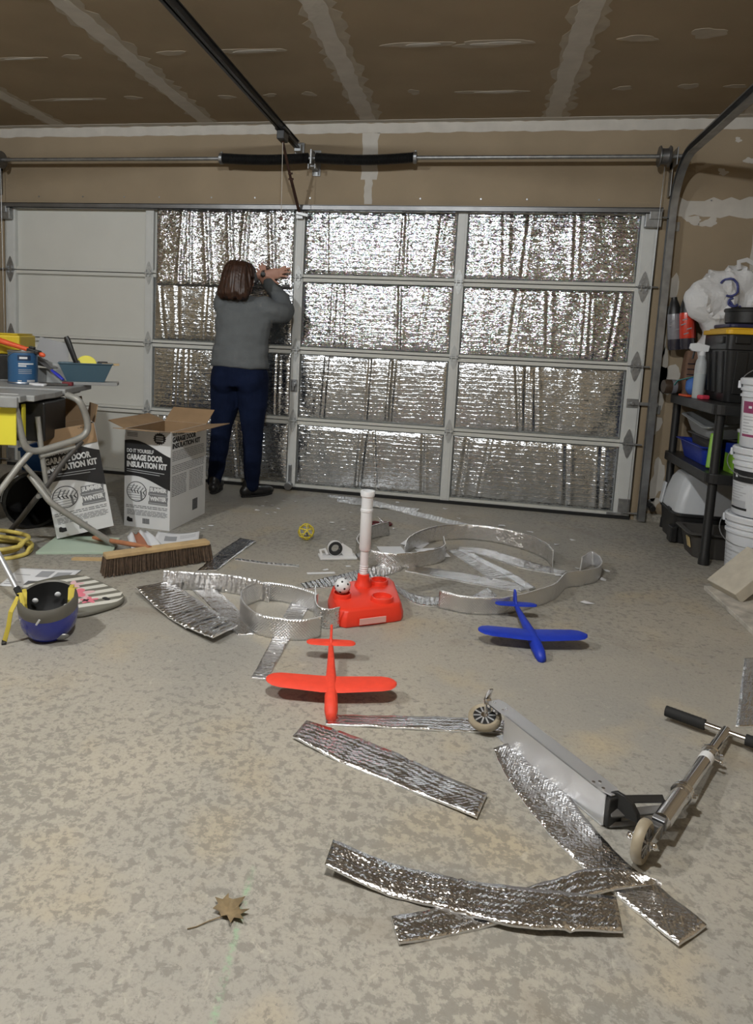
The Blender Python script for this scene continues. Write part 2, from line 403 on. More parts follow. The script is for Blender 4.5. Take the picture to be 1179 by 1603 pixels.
band('tape_seam', wall_front, 2.13, 2.30, 0.055, 62, 'mud', lambda s, t_, h: (2.925+t_, -h*.9, s), wob=0.15)
band('tape_seam', wall_front, 4.945, 5.53, 0.11, 63, 'mud', lambda s, t_, h: (s, -h, 2.125+t_), wob=0.3)
band('tape_seam', wall_front, 0.05, 2.6, 0.10, 64, 'mud', lambda s, t_, h: (5.505+t_*.6, -h, s), wob=0.25)
band('tape_seam', wall_right, 0.05, 2.6, 0.10, 65, 'mud', lambda s, t_, h: (X_R-h, -0.05+t_, s), wob=0.2)
for i, (x, z, rx, rz) in enumerate([(5.0, 1.60, .045, .12), (4.98, 1.25, .04, .10), (5.0, .98, .05, .16), (4.985, .66, .045, .09), (5.05, .30, .05, .12), (5.04, 1.0, .09, .08), (5.10, 2.045, .06, .025),
                                    (5.2, 2.03, .05, .03), (5.02, .12, .05, .05), (5.25, 2.35, .03, .02), (5.40, 2.42, .03, .02), (5.32, 2.55, .02, .015)]):
    b = MB(); b.prism(blob(rx, rz, 700+i, rough=.45), 0.0011, frame((x, 0, z), (1, 0, 0), (0, 0, 1), (0, -1, 0))); b.build('joint_compound', 'mud', wall_front)
for i, x in enumerate([.3, .68, 1.03, 1.32, 1.74, 2.08, 2.5, 3.3, 3.72, 4.03, 4.5, 5.2]):   # screw heads above the door
    b = MB(); b.cyl((x, 0, 2.17), (x, -0.003, 2.17), 0.006, n=8); b.build('screw', 'galv_dark', wall_front)

# ceiling lamp holders (behind the frame's upper edge) that carry the bulbs
for p in LAMPS:
    t = thing('ceiling_lamp', 'white porcelain bulb holder on the ceiling, %s' % ('toward the workbench side' if p[0] < 2 else 'toward the shelf side'), 'ceiling lamp', (p[0], p[1], Z_C), group='bulb holders on the garage ceiling')
    b = MB(); b.lathe([(0, 0), (.06, 0), (.058, -.012), (.035, -.03), (.025, -.04), (0, -.04)]); b.build('lamp_holder', 'white_plastic', t, smooth=40)

# ------------------------------------------------------------------ the sectional garage door
door = thing('door_1', 'sectional double garage door seen from inside, painted white', None, (0, 0, 0), kind='structure')
SX = [0.045, 1.2457, 2.4365, 3.6075, 4.835]; SW = [0.09, 0.066, 0.066, 0.066, 0.105]
JZ = [0.02, 0.533, 1.067, 1.60, 2.10]
def leaf(w, h, up):
    k = 1 if up else -1
    return [(-w/2, 0), (w/2, 0), (w/2, k*h*.30), (w*.42, k*h*.42), (w*.17, k*h*.85), (0, k*h), (-w*.17, k*h*.85), (-w*.42, k*h*.42), (-w/2, k*h*.30)]
HM = {}
def hinge_mesh(w, h, end):
    b = MB(); F = lambda z: frame((0, -0.0005, z), (1, 0, 0), (0, 0, 1), (0, -1, 0))
    b.prism(leaf(w, h, True), .0035, F(.004)); b.prism(leaf(w, h, False), .0035, F(-.004))
    b.tube([(-w*.62, -.012, 0), (w*.62, -.012, 0)], .008, 10)
    for s in (-1, 1):
        b.box((s*w*.3, -.010, 0), (.006, .02, .05))
        for q in (.35, .68):
            b.cyl((0, -.003, s*h*q), (0, -.008, s*h*q), .006, n=8)
    if end: b.tube([(0, -.022, 0), (end*.085, -.022, 0)], .006, 8)
    return b.mesh('hinge')
for k in ('mid', 'L', 'R'): HM[k] = hinge_mesh(.05 if k == 'mid' else .062, .085 if k == 'mid' else .10, {'mid': 0, 'L': -1, 'R': 1}[k])
for kk, mm in HM.items(): mm.materials.append(MATS['hinge_light' if kk == 'mid' else 'galv'])
STM = {}
for i in range(4):
    z0, z1 = JZ[i]+(.003 if i else 0), JZ[i+1]-.003
    b = MB(); b.box2((0.0, .030, z0), (4.89, .042, z1))
    for (za, zb) in ((z0, z0+.020), (z1-.026, z1)):
        b.box2((0.0, .004, za), (4.89, .032, zb))
    for (za, zb) in ((z0+.020, z0+.026), (z1-.032, z1-.026)): b.box2((0.0, .018, za), (4.89, .032, zb))
    sec = b.build('door_section', 'door_paint', door, bevel=.002)
    for j in range(5):
        b = MB(); b.box2((SX[j]-SW[j]/2, -.006, z0+.0005), (SX[j]+SW[j]/2, .029, z1-.0005)); b.box2((SX[j]-SW[j]/2+.014, -.0085, z0+.01), (SX[j]+SW[j]/2-.014, -.005, z1-.01))
        b.build('stile', 'stile_paint', sec, bevel=.003)
        if i < 3:
            o = bpy.data.objects.new('hinge', HM['L' if j == 0 else 'R' if j == 4 else 'mid']); C.objects.link(o); o.parent = sec; o.location = (SX[j], -.009, JZ[i+1])
b = MB(); b.box2((-.02, -.055, 2.075), (4.90, -.009, 2.080)); b.box2((-.02, -.055, 2.075), (4.90, -.051, 2.112)); b.box2((-.02, -.055, 2.108), (4.90, -.009, 2.113)); b.build('strut', 'strut_steel', door)
for x, s in ((0.03, -1), (4.845, 1)):   # top roller brackets
    b = MB(); b.box((x, -.04, 2.03), (.10, .05, .085)); b.box((x+s*.01, -.065, 2.06), (.075, .02, .05)); b.tube([(x, -.05, 2.05), (x+s*.09, -.05, 2.05)], .006, 8); b.build('roller_bracket', 'galv', door, bevel=.003)
for x, s in ((0.03, -1), (4.845, 1)):   # bottom corner brackets
    b = MB(); b.box((x, -.014, .085), (.075, .012, .12)); b.tube([(x, -.03, .05), (x+s*.09, -.03, .05)], .007, 8); b.box((x-s*.06, -.02, .035), (.10, .012, .02)); b.build('bottom_bracket', 'galv', door, bevel=.003)
b = MB(); b.box2((0, -.02, .0), (4.89, .04, .02)); b.build('bottom_seal', 'rubber_black', door)
# slide lock on the right stile, lock on the middle stile
b = MB(); b.box((4.835, -.013, .815), (.075, .008, .06)); b.box((4.87, -.026, .815), (.13, .012, .022)); b.cyl((4.83, -.012, .815), (4.83, -.05, .815), .012, n=10); b.build('slide_lock', 'galv', door, bevel=.002)
b = MB(); b.box((2.4365, -.013, .80), (.05, .010, .09)); b.cyl((2.4365, -.012, .81), (2.4365, -.045, .81), .018, n=12); b.box((2.4365, -.04, .80), (.012, .012, .07)); b.build('lock_knob', 'galv_dark', door, bevel=.002)
b = MB(); b.box((2.432, -.018, .11), (.022, .016, .17)); b.cyl((2.432, -.02, .035), (2.432, -.07, .035), .03, n=14); b.build('foot_latch', 'galv_dark', door, bevel=.002)
b = MB(); b.box((2.4365, -.03, 2.04), (.05, .04, .05)); b.box((2.46, -.055, 2.045), (.09, .03, .022), rot=(0, R(12), 0)); b.build('arm_bracket', 'galv', door, bevel=.002)

# ------------------------------------------------------------------ torsion shaft, springs, drums
t = thing('torsion_shaft', 'long horizontal steel shaft with black torsion springs above garage door', 'door spring', (0, 0, 0))
zs, ys = 2.412, -.15
b = MB(); b.tube([(-.1, ys, zs), (4.99, ys, zs)], .0135, 14); b.build('shaft', 'galv', t, smooth=40)
for x0, x1, sg in ((1.876, 2.515, -.012), (2.565, 3.252, -.016)):
    n = 150; pts = []; rs = []
    for i in range(n+1):
        q = i/n; pts.append((x0+(x1-x0)*q, ys, zs+sg*math.sin(PI*q)*(1.0)+.002)); rs.append(.037 if i % 2 else .032)
    b = MB(); b.tube(pts, rs, 16); b.build('spring', 'black_steel', t, smooth=50)
for x in (1.868, 3.262):
    b = MB(); b.cyl((x-.012, ys, zs), (x+.012, ys, zs), .04, n=18); b.box((x, ys, zs+.042), (.014, .012, .014)); b.build('winding_cone', 'galv_dark', t, bevel=.003)
b = MB(); b.box((2.54, ys, zs), (.012, .10, .10)); b.box((2.54, -.007, zs+.0), (.06, .008, .18)); b.box((2.54, -.075, zs-.05), (.05, .14, .012)); b.box((2.54, -.075, zs+.045), (.012, .14, .02))
for s in (-1, 1): b.cyl((2.54+s*.024, ys-.01, zs-.04), (2.54+s*.024, ys-.01, zs-.075), .008, n=8)
b.build('center_bracket', 'galv', t, bevel=.002)
for x in (0.055, 4.852):
    prof = [(0.0, -.035), (.062, -.035), (.066, -.028), (.05, -.02), (.048, .0), (.05, .02), (.066, .028), (.062, .035), (0, .035)]
    b = MB(); b.lathe(prof, n=24, M=frame((x, ys, zs), (0, 1, 0), (0, 0, 1), (1, 0, 0))); b.build('cable_drum', 'strut_steel', t, smooth=35)
    b = MB(); b.tube([(x+(-.02 if x < 1 else .02), ys+.05, zs), (x, -.09, .06)], .0022, 6); b.build('lift_cable', 'galv', t)
    b = MB(); b.box((x+(-.075 if x < 1 else .075), ys+.062, zs), (.006, .17, .11)); b.box((x+(-.075 if x < 1 else .075), -.038, zs-.12), (.006, .07, .22)); b.build('bearing_bracket', 'galv', t, bevel=.002)

# ------------------------------------------------------------------ tracks
def sweep(path, prof, side):
    """path in 3D, prof list of (side, normal) offsets"""
    path = [Vector(p) for p in path]; side = Vector(side); rings = []
    for i, p in enumerate(path):
        tg = (path[min(i+1, len(path)-1)]-path[max(i-1, 0)]).normalized(); nn = side.cross(tg).normalized()
        rings.append([p+side*a+nn*c for a, c in prof])
    return rings
Cp = [(-.022, -.027), (.022, -.027), (.022, -.018), (.0195, -.018), (.0195, -.0245), (-.0195, -.0245), (-.0195, .0245), (.0195, .0245), (.0195, .018), (.022, .018), (.022, .027), (-.022, .027)]
for x, s, lab in ((-.075, 1, 'galvanised garage door track at the left edge, behind the workbench'), (4.955, -1, 'galvanised garage door track curving from right wall up under the ceiling')):
    t = thing('door_track', lab, 'door track', (0, 0, 0), group='garage door tracks')
    path = [(x, -.055, z) for z in np.linspace(.01, 2.06, 10)]
    for a in np.linspace(0, PI/2, 12)[1:]: path.append((x, -.055-.34*(1-math.cos(a)), 2.06+.34*math.sin(a)))
    for y in np.linspace(-.6, -3.3, 8): path.append((x, y, 2.40-.0*(y+.4)))
    prof = [(a*s, c) for a, c in Cp]
    b = MB(); b.loft(sweep(path, prof, (1, 0, 0))); b.build('rail', 'galv_dark', t, smooth=40)
    for z in (.12, .78, 1.45, 2.0):
        b = MB(); b.box((x-s*.025, -.028, z), (.005, .055, .05)); b.box((x-s*.045, -.003, z), (.045, .005, .06)); b.cyl((x-s*.03, -.03, z), (x-s*.018, -.03, z), .009, n=8); b.build('track_bracket', 'galv', t, bevel=.002)
    if s < 0:
        b = MB(); b.box((4.965, -.045, .815), (.05, .02, .03)); b.build('lock_strike', 'white_plastic', t, bevel=.003)
        b = MB(); b.cyl((5.02, -.02, .115), (5.02, -.085, .105), .02, n=12); b.box((4.99, -.05, .13), (.04, .03, .03)); b.build('photo_eye', 'black_plastic', t, bevel=.003)
# brown debris along wall foot beside the door
# ------------------------------------------------------------------ opener rail
t = thing('opener_rail', 'black ceiling-hung opener rail with trolley and hanging door arm', 'door opener', (2.41, -.05, 2.50))
b = MB(); b.box((0, -1.95, 0), (.045, 3.85, .006)); b.box((0, -1.95, .022), (.012, 3.85, .05)); b.box((.0, -1.95, .046), (.03, 3.85, .006)); b.build('rail', 'black_steel', t, bevel=.0015)
b = MB(); b.box((.005, -.01, .0), (.05, .07, .05)); b.box((.005, .03, .01), (.07, .03, .08)); b.build('header_bracket', 'galv', t, bevel=.003)
b = MB(); b.box((0, -.42, -.03), (.05, .11, .055)); b.box((0, -.42, .008), (.07, .14, .02)); b.build('trolley', 'black_plastic', t, bevel=.004)
b = MB()
b.tube([(.0, -.42, -.05), (.012, -.20, -.27)], .010, 6, flat=.5); b.tube([(.012, -.22, -.25), (.03, .0, -.455)], .012, 6, flat=.5)
b.cyl((-.005, -.215, -.255), (.03, -.215, -.255), .007, n=8); b.cyl((-.0, -.245, -.225), (.03, -.245, -.225), .007, n=8); b.build('door_arm', 'rust_arm', t)
b = MB(); b.tube([(.0, -.41, -.06), (.004, -.40, -.54)], .0022, 6); b.build('release_cord', 'mud', t)
b = MB(); b.box((.004, -.40, -.555), (.024, .012, .022)); b.tube([(.004, -.40, -.535), (.004, -.40, -.545)], .005, 6); b.build('cord_handle', 'rust_arm', t, bevel=.003)

# ------------------------------------------------------------------ foil insulation on the door
foil('foil_door', rib=0.42, rib_scale=33, rib_pow=6, facet=0.40, facet_scale=110, wrinkle=0.20, wrinkle_scale=16, rough=0.2, glint=0.15, glint_scale=170, tint=(.66, .685, .71), facet_stretch=0.45)
foil('foil_door_upper', rib=0.50, rib_scale=33, rib_pow=5, facet=0.5, facet_scale=110, wrinkle=0.25, wrinkle_scale=16, rough=0.2, glint=0.28, glint_scale=190, tint=(.73, .76, .81), facet_stretch=0.45, irid=0.9)  # upper rows: more crinkled, their brighter reflected light also put into the paler tint
foil('foil_crumpled', rib=0.15, rib_scale=33, rib_pow=6, facet=0.7, facet_scale=95, wrinkle=0.4, wrinkle_scale=16, rough=0.2, glint=0.36, glint_scale=170, irid=0.5, tint=(.73, .75, .78))
mat('foil_edge', (0.72, 0.72, 0.73), 0.35, 0.7, bump=0.2, bscale=150)
def foil_sheet(name, x0, x1, z0, z1, y, seed, label, m_='foil_door', bulge=.014, th=.006, creases=4, cre=.006, skew=0.0):
    rd = random.Random(seed); w, h = x1-x0, z1-z0; nx, nz = 110, 44
    cs = sorted(rd.uniform(.06, .94) for _ in range(creases)); cw = [rd.uniform(.006, .014) for _ in cs]; ct = [rd.uniform(-.05, .05) for _ in cs]
    off = Vector((seed*3.1, seed*1.7, 0)); vs = []; uv = []
    for j in range(nz+1):
        for i in range(nx+1):
            u, v = i/nx, j/nz
            d = bulge*(4*u*(1-u))**.35*(4*v*(1-v))**.4
            d += bulge*.55*noise.noise(Vector((u*w*3.2, v*h*1.1, 0))+off)+.0035*noise.noise(Vector((u*w*14, v*h*5, 3))+off)
            for c, ww, tl in zip(cs, cw, ct):
                q = abs(u-c-tl*(v-.5))*w/ww
                d -= cre*math.exp(-q*q) + 0.0
                d += cre*.8*math.exp(-((q-2.2)**2)*.6)
            ed = min(u*w, (1-u)*w, v*h, (1-v)*h); d *= min(1, .25+ed/.03)
            vs.append((x0+u*w+skew*(v-.5)*.0, y-d, z0+v*h)); uv.append((u*w+seed*2.3, v*h+seed*1.1))
    NV = len(vs); vs2 = vs+[(p[0], p[1]+th, p[2]) for p in vs]; uv2 = uv+uv
    fs = []; mi = []
    W1 = nx+1
    for j in range(nz):
        for i in range(nx):
            a = j*W1+i; fs.append((a, a+1, a+W1+1, a+W1)); mi.append(0)
    rim = [i for i in range(W1)]+[j*W1+nx for j in range(1, nz+1)]+[nz*W1+i for i in range(nx-1, -1, -1)]+[j*W1 for j in range(nz-1, 0, -1)]
    fs.append(tuple(NV+i for i in rim)); mi.append(0)     # flat back
    # keep only the rim of the back sheet
    for q in range(len(rim)):
        a, b_ = rim[q], rim[(q+1) % len(rim)]; fs.append((a, NV+a, NV+b_, b_)); mi.append(1)
    me = bpy.data.meshes.new(name); me.from_pydata(vs2, [], fs); me.polygons.foreach_set('material_index', mi)
    ul = me.uv_layers.new(name='UVMap'); li = np.zeros(len(me.loops), int); me.loops.foreach_get('vertex_index', li)
    ul.data.foreach_set('uv', np.array(uv2)[li].ravel())
    bm = bmesh.new(); bm.from_mesh(me); loose = [v for v in bm.verts if not v.link_faces]; bmesh.ops.delete(bm, geom=loose, context='VERTS'); bmesh.ops.recalc_face_normals(bm, faces=bm.faces); bm.to_mesh(me); bm.free()
    o = put(name, me, [m_, 'foil_edge'], None)
    for p in me.polygons: p.use_smooth = p.material_index == 0 and len(p.vertices) == 4
    return tag(o, label, 'insulation sheet', 'foil insulation sheets on the garage door')
rown = {3: 'top row', 2: 'second row from the top', 1: 'third row from the top', 0: 'bottom row'}
coln = {1: 'door column behind the person', 2: 'middle foil column', 3: 'rightmost foil column'}
for c in (1, 2, 3):
    for r in range(4):
        x0, x1 = SX[c]+SW[c]/2+.004, SX[c+1]-SW[c+1]/2-.004
        z0, z1 = JZ[r]+.026, JZ[r+1]-.03
        if r == 3: z1 = 2.088
        if c == 1 and r == 3: continue
        if c == 1 and r == 2: z1 = JZ[3]-.02
        foil_sheet('insulation_sheet', x0, x1, z0, z1, .012, 3+c*4+r, 'silver foil insulation sheet in the %s, %s' % (rown[r], coln[c]),
                   creases=[4, 4, 5, 4][r], cre=.007 if r < 2 else .005, m_='foil_door_upper' if r > 1 and c > 1 else 'foil_door')
o = foil_sheet('insulation_sheet', 1.315, 2.395, 1.515, 2.085, -.022, 41, 'crumpled foil insulation sheet at the person\'s head, hanging over the door rail', 'foil_crumpled', bulge=.020, creases=6, cre=.012)
FLAT = [
  ('curved foil strip with a raised left end, frontmost on the floor', [(3.515, -3.7, 0.035), (3.646, -3.718, 0.018), (3.8, -3.726, 0.018), (3.946, -3.72, 0.022), (4.124, -3.695, 0.02)], [(3.511, -3.773, 0.03), (3.643, -3.796, 0.012), (3.795, -3.809, 0.014), (3.927, -3.822, 0.018), (4.121, -3.781, 0.016)], 'strip_a'),
  ('foil strip crossing underneath the frontmost curved strip', [(3.667, -3.854, 0.006), (3.801, -3.778, 0.006), (3.949, -3.696, 0.006), (4.078, -3.621, 0.015), (4.17, -3.619, 0.03), (4.225, -3.643, 0.03)], [(3.689, -3.912, 0.006), (3.853, -3.827, 0.006), (3.97, -3.759, 0.008), (4.087, -3.688, 0.014), (4.171, -3.651, 0.018), (4.225, -3.638, 0.02)], 'strip_a'),
  ('long wide foil strip running diagonally beneath the kick scooter', [(3.883, -3.188, 0.01), (3.926, -3.331, 0.006), (3.995, -3.485, 0.006), (4.079, -3.619, 0.006), (4.14, -3.683, 0.006), (4.225, -3.782, 0.012)], [(3.986, -3.091, 0.01), (4.038, -3.236, 0.006), (4.1, -3.423, 0.006), (4.166, -3.552, 0.006), (4.227, -3.624, 0.006), (4.295, -3.716, 0.012)], 'strip_b'),
  ('straight foil strip lying diagonally in front of the red plane', [(3.331, -3.191, 0.01), (3.475, -3.226, 0.008), (3.651, -3.301, 0.008), (3.863, -3.407, 0.012)], [(3.312, -3.286, 0.01), (3.472, -3.364, 0.008), (3.628, -3.419, 0.008), (3.837, -3.503, 0.012)], 'strip_a'),
  ('narrow foil strip under the red plane nose reaching to scooter wheel', [(3.378, -3.129, 0.006), (3.552, -3.09, 0.006), (3.825, -3.026, 0.006), (4.004, -2.998, 0.006)], [(3.39, -3.186, 0.006), (3.561, -3.155, 0.006), (3.825, -3.105, 0.006), (4.003, -3.061, 0.006)], 'strip_a'),
  ('foil strip at the right edge beside the scooter handlebar', [(4.86, -2.27, 0.006), (4.754, -2.543, 0.006), (4.639, -2.842, 0.006)], [(5.01, -2.224, 0.006), (4.904, -2.499, 0.006), (4.789, -2.799, 0.006)], 'strip_a'),
  ('broad ribbed foil strip curling at left, nearest the broom', [(2.364, -2.386, 0.04), (2.529, -2.528, 0.02), (2.702, -2.666, 0.02), (2.868, -2.767, 0.035)], [(2.469, -2.252, 0.03), (2.61, -2.351, 0.016), (2.763, -2.478, 0.016), (2.915, -2.622, 0.03)], 'strip_rib'),
  ('foil strip half hidden under the broad ribbed strip', [(2.581, -2.266, 0.012), (2.73, -2.43, 0.008), (2.843, -2.566, 0.006), (2.928, -2.655, 0.006)], [(2.664, -2.221, 0.012), (2.808, -2.367, 0.008), (2.913, -2.51, 0.006), (2.987, -2.631, 0.006)], 'strip_b'),
  ('foil strip passing beneath the small foil loop toward the red plane', [(3.04, -2.245, 0.006), (3.053, -2.479, 0.006), (3.072, -2.741, 0.006), (3.086, -2.975, 0.006)], [(3.125, -2.234, 0.006), (3.128, -2.455, 0.006), (3.133, -2.705, 0.006), (3.14, -2.968, 0.006)], 'strip_c'),
  ('bright foil strip lying behind the ball tee pole', [(3.019, -2.021, 0.006), (3.197, -1.818, 0.01), (3.334, -1.651, 0.012), (3.484, -1.497, 0.012)], [(3.06, -2.088, 0.006), (3.276, -1.943, 0.006), (3.386, -1.8, 0.006), (3.461, -1.662, 0.006)], 'strip_rib'),
  ('ribbed foil strip curving out from behind the red tee base', [(3.407, -1.812, 0.006), (3.512, -1.954, 0.006), (3.605, -2.001, 0.006), (3.677, -1.985, 0.006)], [(3.475, -1.975, 0.006), (3.553, -2.084, 0.006), (3.621, -2.118, 0.006), (3.682, -2.098, 0.006)], 'strip_rib'),
  ('short ribbed foil scrap beside the tail of the blue plane', [(3.741, -2.014, 0.006), (3.835, -1.903, 0.008), (3.886, -1.799, 0.012)], [(3.779, -2.066, 0.006), (3.892, -1.994, 0.008), (3.931, -1.891, 0.012)], 'strip_rib'),
  ('dark foil strip lying across the middle of the large foil loop', [(3.493, -1.586, 0.006), (3.69, -1.592, 0.006), (3.883, -1.629, 0.006), (4.115, -1.686, 0.006)], [(3.481, -1.666, 0.006), (3.696, -1.723, 0.006), (3.881, -1.765, 0.006), (4.045, -1.792, 0.006)], 'strip_b'),
  ('pale foil strip lying diagonally inside the large foil loop', [(3.684, -1.236, 0.006), (3.785, -1.416, 0.006), (3.907, -1.67, 0.006)], [(3.753, -1.159, 0.006), (3.87, -1.363, 0.006), (4.01, -1.595, 0.006)], 'strip_c'),
  ('long thin foil strip inside the large loop pointing to the right', [(3.745, -1.157, 0.016), (3.889, -1.15, 0.014), (4.092, -1.28, 0.012), (4.304, -1.413, 0.01)], [(3.719, -1.21, 0.006), (3.871, -1.256, 0.006), (4.068, -1.407, 0.006), (4.272, -1.464, 0.006)], 'strip_b'),
  ('narrow foil strip meeting the pale strip at a sharp angle', [(3.753, -1.187, 0.014), (3.903, -1.378, 0.014), (4.012, -1.537, 0.014), (4.118, -1.721, 0.012)], [(3.726, -1.208, 0.006), (3.876, -1.407, 0.006), (3.985, -1.584, 0.006), (4.085, -1.761, 0.006)], 'strip_b'),
  ('longest foil strip lying on floor closest to the door', [(2.748, -0.091, 0.006), (3.078, -0.133, 0.006), (3.424, -0.363, 0.006), (3.8, -0.593, 0.006)], [(2.762, -0.154, 0.006), (3.099, -0.275, 0.006), (3.435, -0.49, 0.006), (3.788, -0.696, 0.006)], 'strip_c'),
  ('thin foil offcut lying just behind the tee pole near the door', [(2.844, -0.209, 0.006), (3.143, -0.263, 0.012), (3.448, -0.275, 0.006)], [(2.86, -0.289, 0.006), (3.156, -0.36, 0.012), (3.434, -0.378, 0.006)], 'strip_c'),
  ('dark foil strip sticking out behind the broom head', [(2.517, -1.423, 0.012), (2.492, -1.675, 0.008), (2.498, -2.018, 0.006)], [(2.617, -1.439, 0.012), (2.601, -1.647, 0.008), (2.584, -1.968, 0.006)], 'strip_a'),
  ('thread-thin foil trimming left of the ball tee', [(2.601, -1.751, 0.004), (2.785, -1.764, 0.004), (2.945, -1.751, 0.004)], [(2.612, -1.781, 0.004), (2.794, -1.793, 0.004), (2.952, -1.781, 0.004)], 'strip_c'),
]
STAND = [
  ('foil ribbon standing on edge as a small oval loop beside red tee', [(3.174, -2.339), (3.038, -2.27), (2.908, -2.273), (2.862, -2.381), (2.882, -2.491), (2.972, -2.608), (3.06, -2.642), (3.171, -2.626), (3.24, -2.574)], 0.085, 'strip_d'),
  ('bent foil end piece standing between the loop and the red tee', [(3.132, -2.239), (3.184, -2.442), (3.243, -2.49), (3.292, -2.461)], 0.085, 'strip_b'),
  ('foil ribbon standing on edge at left behind ribbed strip', [(2.437, -2.281), (2.57, -2.253), (2.7, -2.235), (2.827, -2.251), (2.943, -2.293)], 0.085, 'strip_c'),
  ('long foil ribbon standing on edge, sweeping from tee past the blue plane', [(3.672, -2.116), (3.808, -2.148), (3.959, -2.1), (4.105, -1.959), (4.202, -1.828), (4.268, -1.664), (4.348, -1.599), (4.444, -1.489), (4.483, -1.331), (4.453, -1.23), (4.374, -1.347)], 0.08, 'strip_d'),
  ('large foil ribbon standing on edge as an arch at the back', [(3.47, -1.553), (3.473, -1.366), (3.513, -1.2), (3.614, -1.054), (3.761, -0.957), (3.93, -0.951), (4.091, -1.041), (4.203, -1.177), (4.239, -1.328)], 0.095, 'strip_e'),
  ('small foil ribbon standing on edge in a curl right of the tee pole', [(3.318, -1.021), (3.228, -1.155), (3.181, -1.397), (3.244, -1.588), (3.368, -1.654), (3.495, -1.61), (3.62, -1.5), (3.673, -1.39), (3.655, -1.225)], 0.085, 'strip_e'),
]
# ------------------------------------------------------------------ foil offcuts on the floor
foil('strip_a', rib=0.16, rib_scale=60, rib_axis=1, facet=0.36, facet_scale=85, wrinkle=0.26, wrinkle_scale=26, rough=0.18, bubble=0.16, facet_stretch=0.6, glint=0.13, glint_scale=120)
foil('strip_b', rib=0.10, rib_scale=60, rib_axis=1, facet=0.45, facet_scale=85, wrinkle=0.42, wrinkle_scale=26, rough=0.2, bubble=0.2, facet_stretch=1, glint=0.20, glint_scale=120)
foil('strip_c', rib=0.8, rib_scale=40, rib_axis=0, facet=0.7, facet_scale=80, wrinkle=0.6, wrinkle_scale=22, rough=0.3, facet_stretch=1, glint=0.30, glint_scale=120)
foil('strip_d', rib=0, facet=0.15, facet_scale=70, wrinkle=0.25, wrinkle_scale=9, rough=0.3, bubble=0.4, facet_stretch=1, glint=0.10, glint_scale=120)
foil('strip_e', rib=0, facet=0.35, facet_scale=60, wrinkle=0.6, wrinkle_scale=14, rough=0.24, bubble=0.3, facet_stretch=1, glint=0.16, glint_scale=120)
foil('strip_rib', rib=0.9, rib_scale=42, rib_axis=0, facet=0.3, facet_scale=70, wrinkle=0.3, wrinkle_scale=16, rough=0.22, facet_stretch=1, glint=0.30, glint_scale=120)
mat('strip_edge', (0.80, 0.80, 0.80), 0.3, 0.6)
def ribbon(label, A, B, m_, seed, th=.005, amp=.0022, nv=8, step=.010, ground=True, group='trimmed foil insulation strips on the floor'):
    L = sum((Vector(A[i+1])-Vector(A[i])).length for i in range(len(A)-1)); n = max(8, int(L/step))
    a, b = catmull(A, n+1), catmull(B, n+1); rd = random.Random(seed); off = Vector((seed*5.3, seed*2.9, 0))
    cre = [(rd.uniform(.1, .9), rd.uniform(-.05, .05)) for _ in range(max(1, int(L/.16)))]
    top = []; uv = []; nrm = []; s = 0.0
    for i in range(n+1):
        if i: s += ((a[i]+b[i])/2-(a[i-1]+b[i-1])/2).length
        tg = ((a[min(i+1, n)]+b[min(i+1, n)])-(a[max(i-1, 0)]+b[max(i-1, 0)])).normalized(); ac = (b[i]-a[i]); w = ac.length
        nn = tg.cross(ac.normalized() if w > 1e-6 else Vector((0, 1, 0)))
        nn = nn.normalized() if nn.length > 1e-6 else Vector((0, 0, 1))
        if ground and nn.z < 0: nn = -nn
        nrm.append(nn)
        for j in range(nv+1):
            v = j/nv; q = Vector((s, v*w, 0))
            d = amp*noise.noise(q*18+off)*1.3+amp*1.6*noise.noise(q*6+off)
            for c, sk in cre:
                k = (s-c*L-sk*(v-.5))/.005; d -= amp*2.2*math.exp(-k*k)
            ew = .002*noise.noise(Vector((s*30, j*9.0, seed)))
            p = a[i]+ac*v+nn*d+(ac.normalized()*ew if w > .02 else Vector())
            top.append(p); uv.append((s+seed*.37, v*w+seed*.21))
    W1 = nv+1; NV = len(top); bot = []
    for i in range(n+1):
        for j in range(W1):
            p = top[i*W1+j]-nrm[i]*th
            bot.append(p)
    if ground:
        for P_, lo in ((top, .004), (bot, .0006)):
            for p in P_: p.z = max(p.z, lo)
    else:
        for P_ in (top, bot):
            for p in P_: p.z = max(p.z, .0008)
    fs = []; mi = []
    for i in range(n):
        for j in range(nv):
            q = i*W1+j; fs.append((q, q+1, q+W1+1, q+W1)); mi.append(0); fs.append((NV+q, NV+q+W1, NV+q+W1+1, NV+q+1)); mi.append(0)
        for j in (0, nv):
            q = i*W1+j; fs.append((q, q+W1, NV+q+W1, NV+q)); mi.append(1)
    for i in (0, n):
        for j in range(nv): q = i*W1+j; fs.append((q, q+1, NV+q+1, NV+q)); mi.append(1)
    # crimped silver edge bead along both long edges
    me = bpy.data.meshes.new('foil_strip'); me.from_pydata([tuple(p) for p in top+bot], [], fs); me.polygons.foreach_set('material_index', mi)
    ul = me.uv_layers.new(name='UVMap'); li = np.zeros(len(me.loops), int); me.loops.foreach_get('vertex_index', li)
    ul.data.foreach_set('uv', np.array(uv+uv)[li].ravel())
    bm = bmesh.new(); bm.from_mesh(me); bmesh.ops.recalc_face_normals(bm, faces=bm.faces); bm.to_mesh(me); bm.free()
    o = put('foil_strip', me, [m_, 'strip_edge'], None)
    for p in me.polygons: p.use_smooth = p.material_index == 0
    return tag(o, label, 'foil strip', group)
for k, (lab, A, B, m_) in enumerate(FLAT): ribbon(lab, A, B, m_, 11+k, amp=.0012 if 'thread' in lab else .0024)
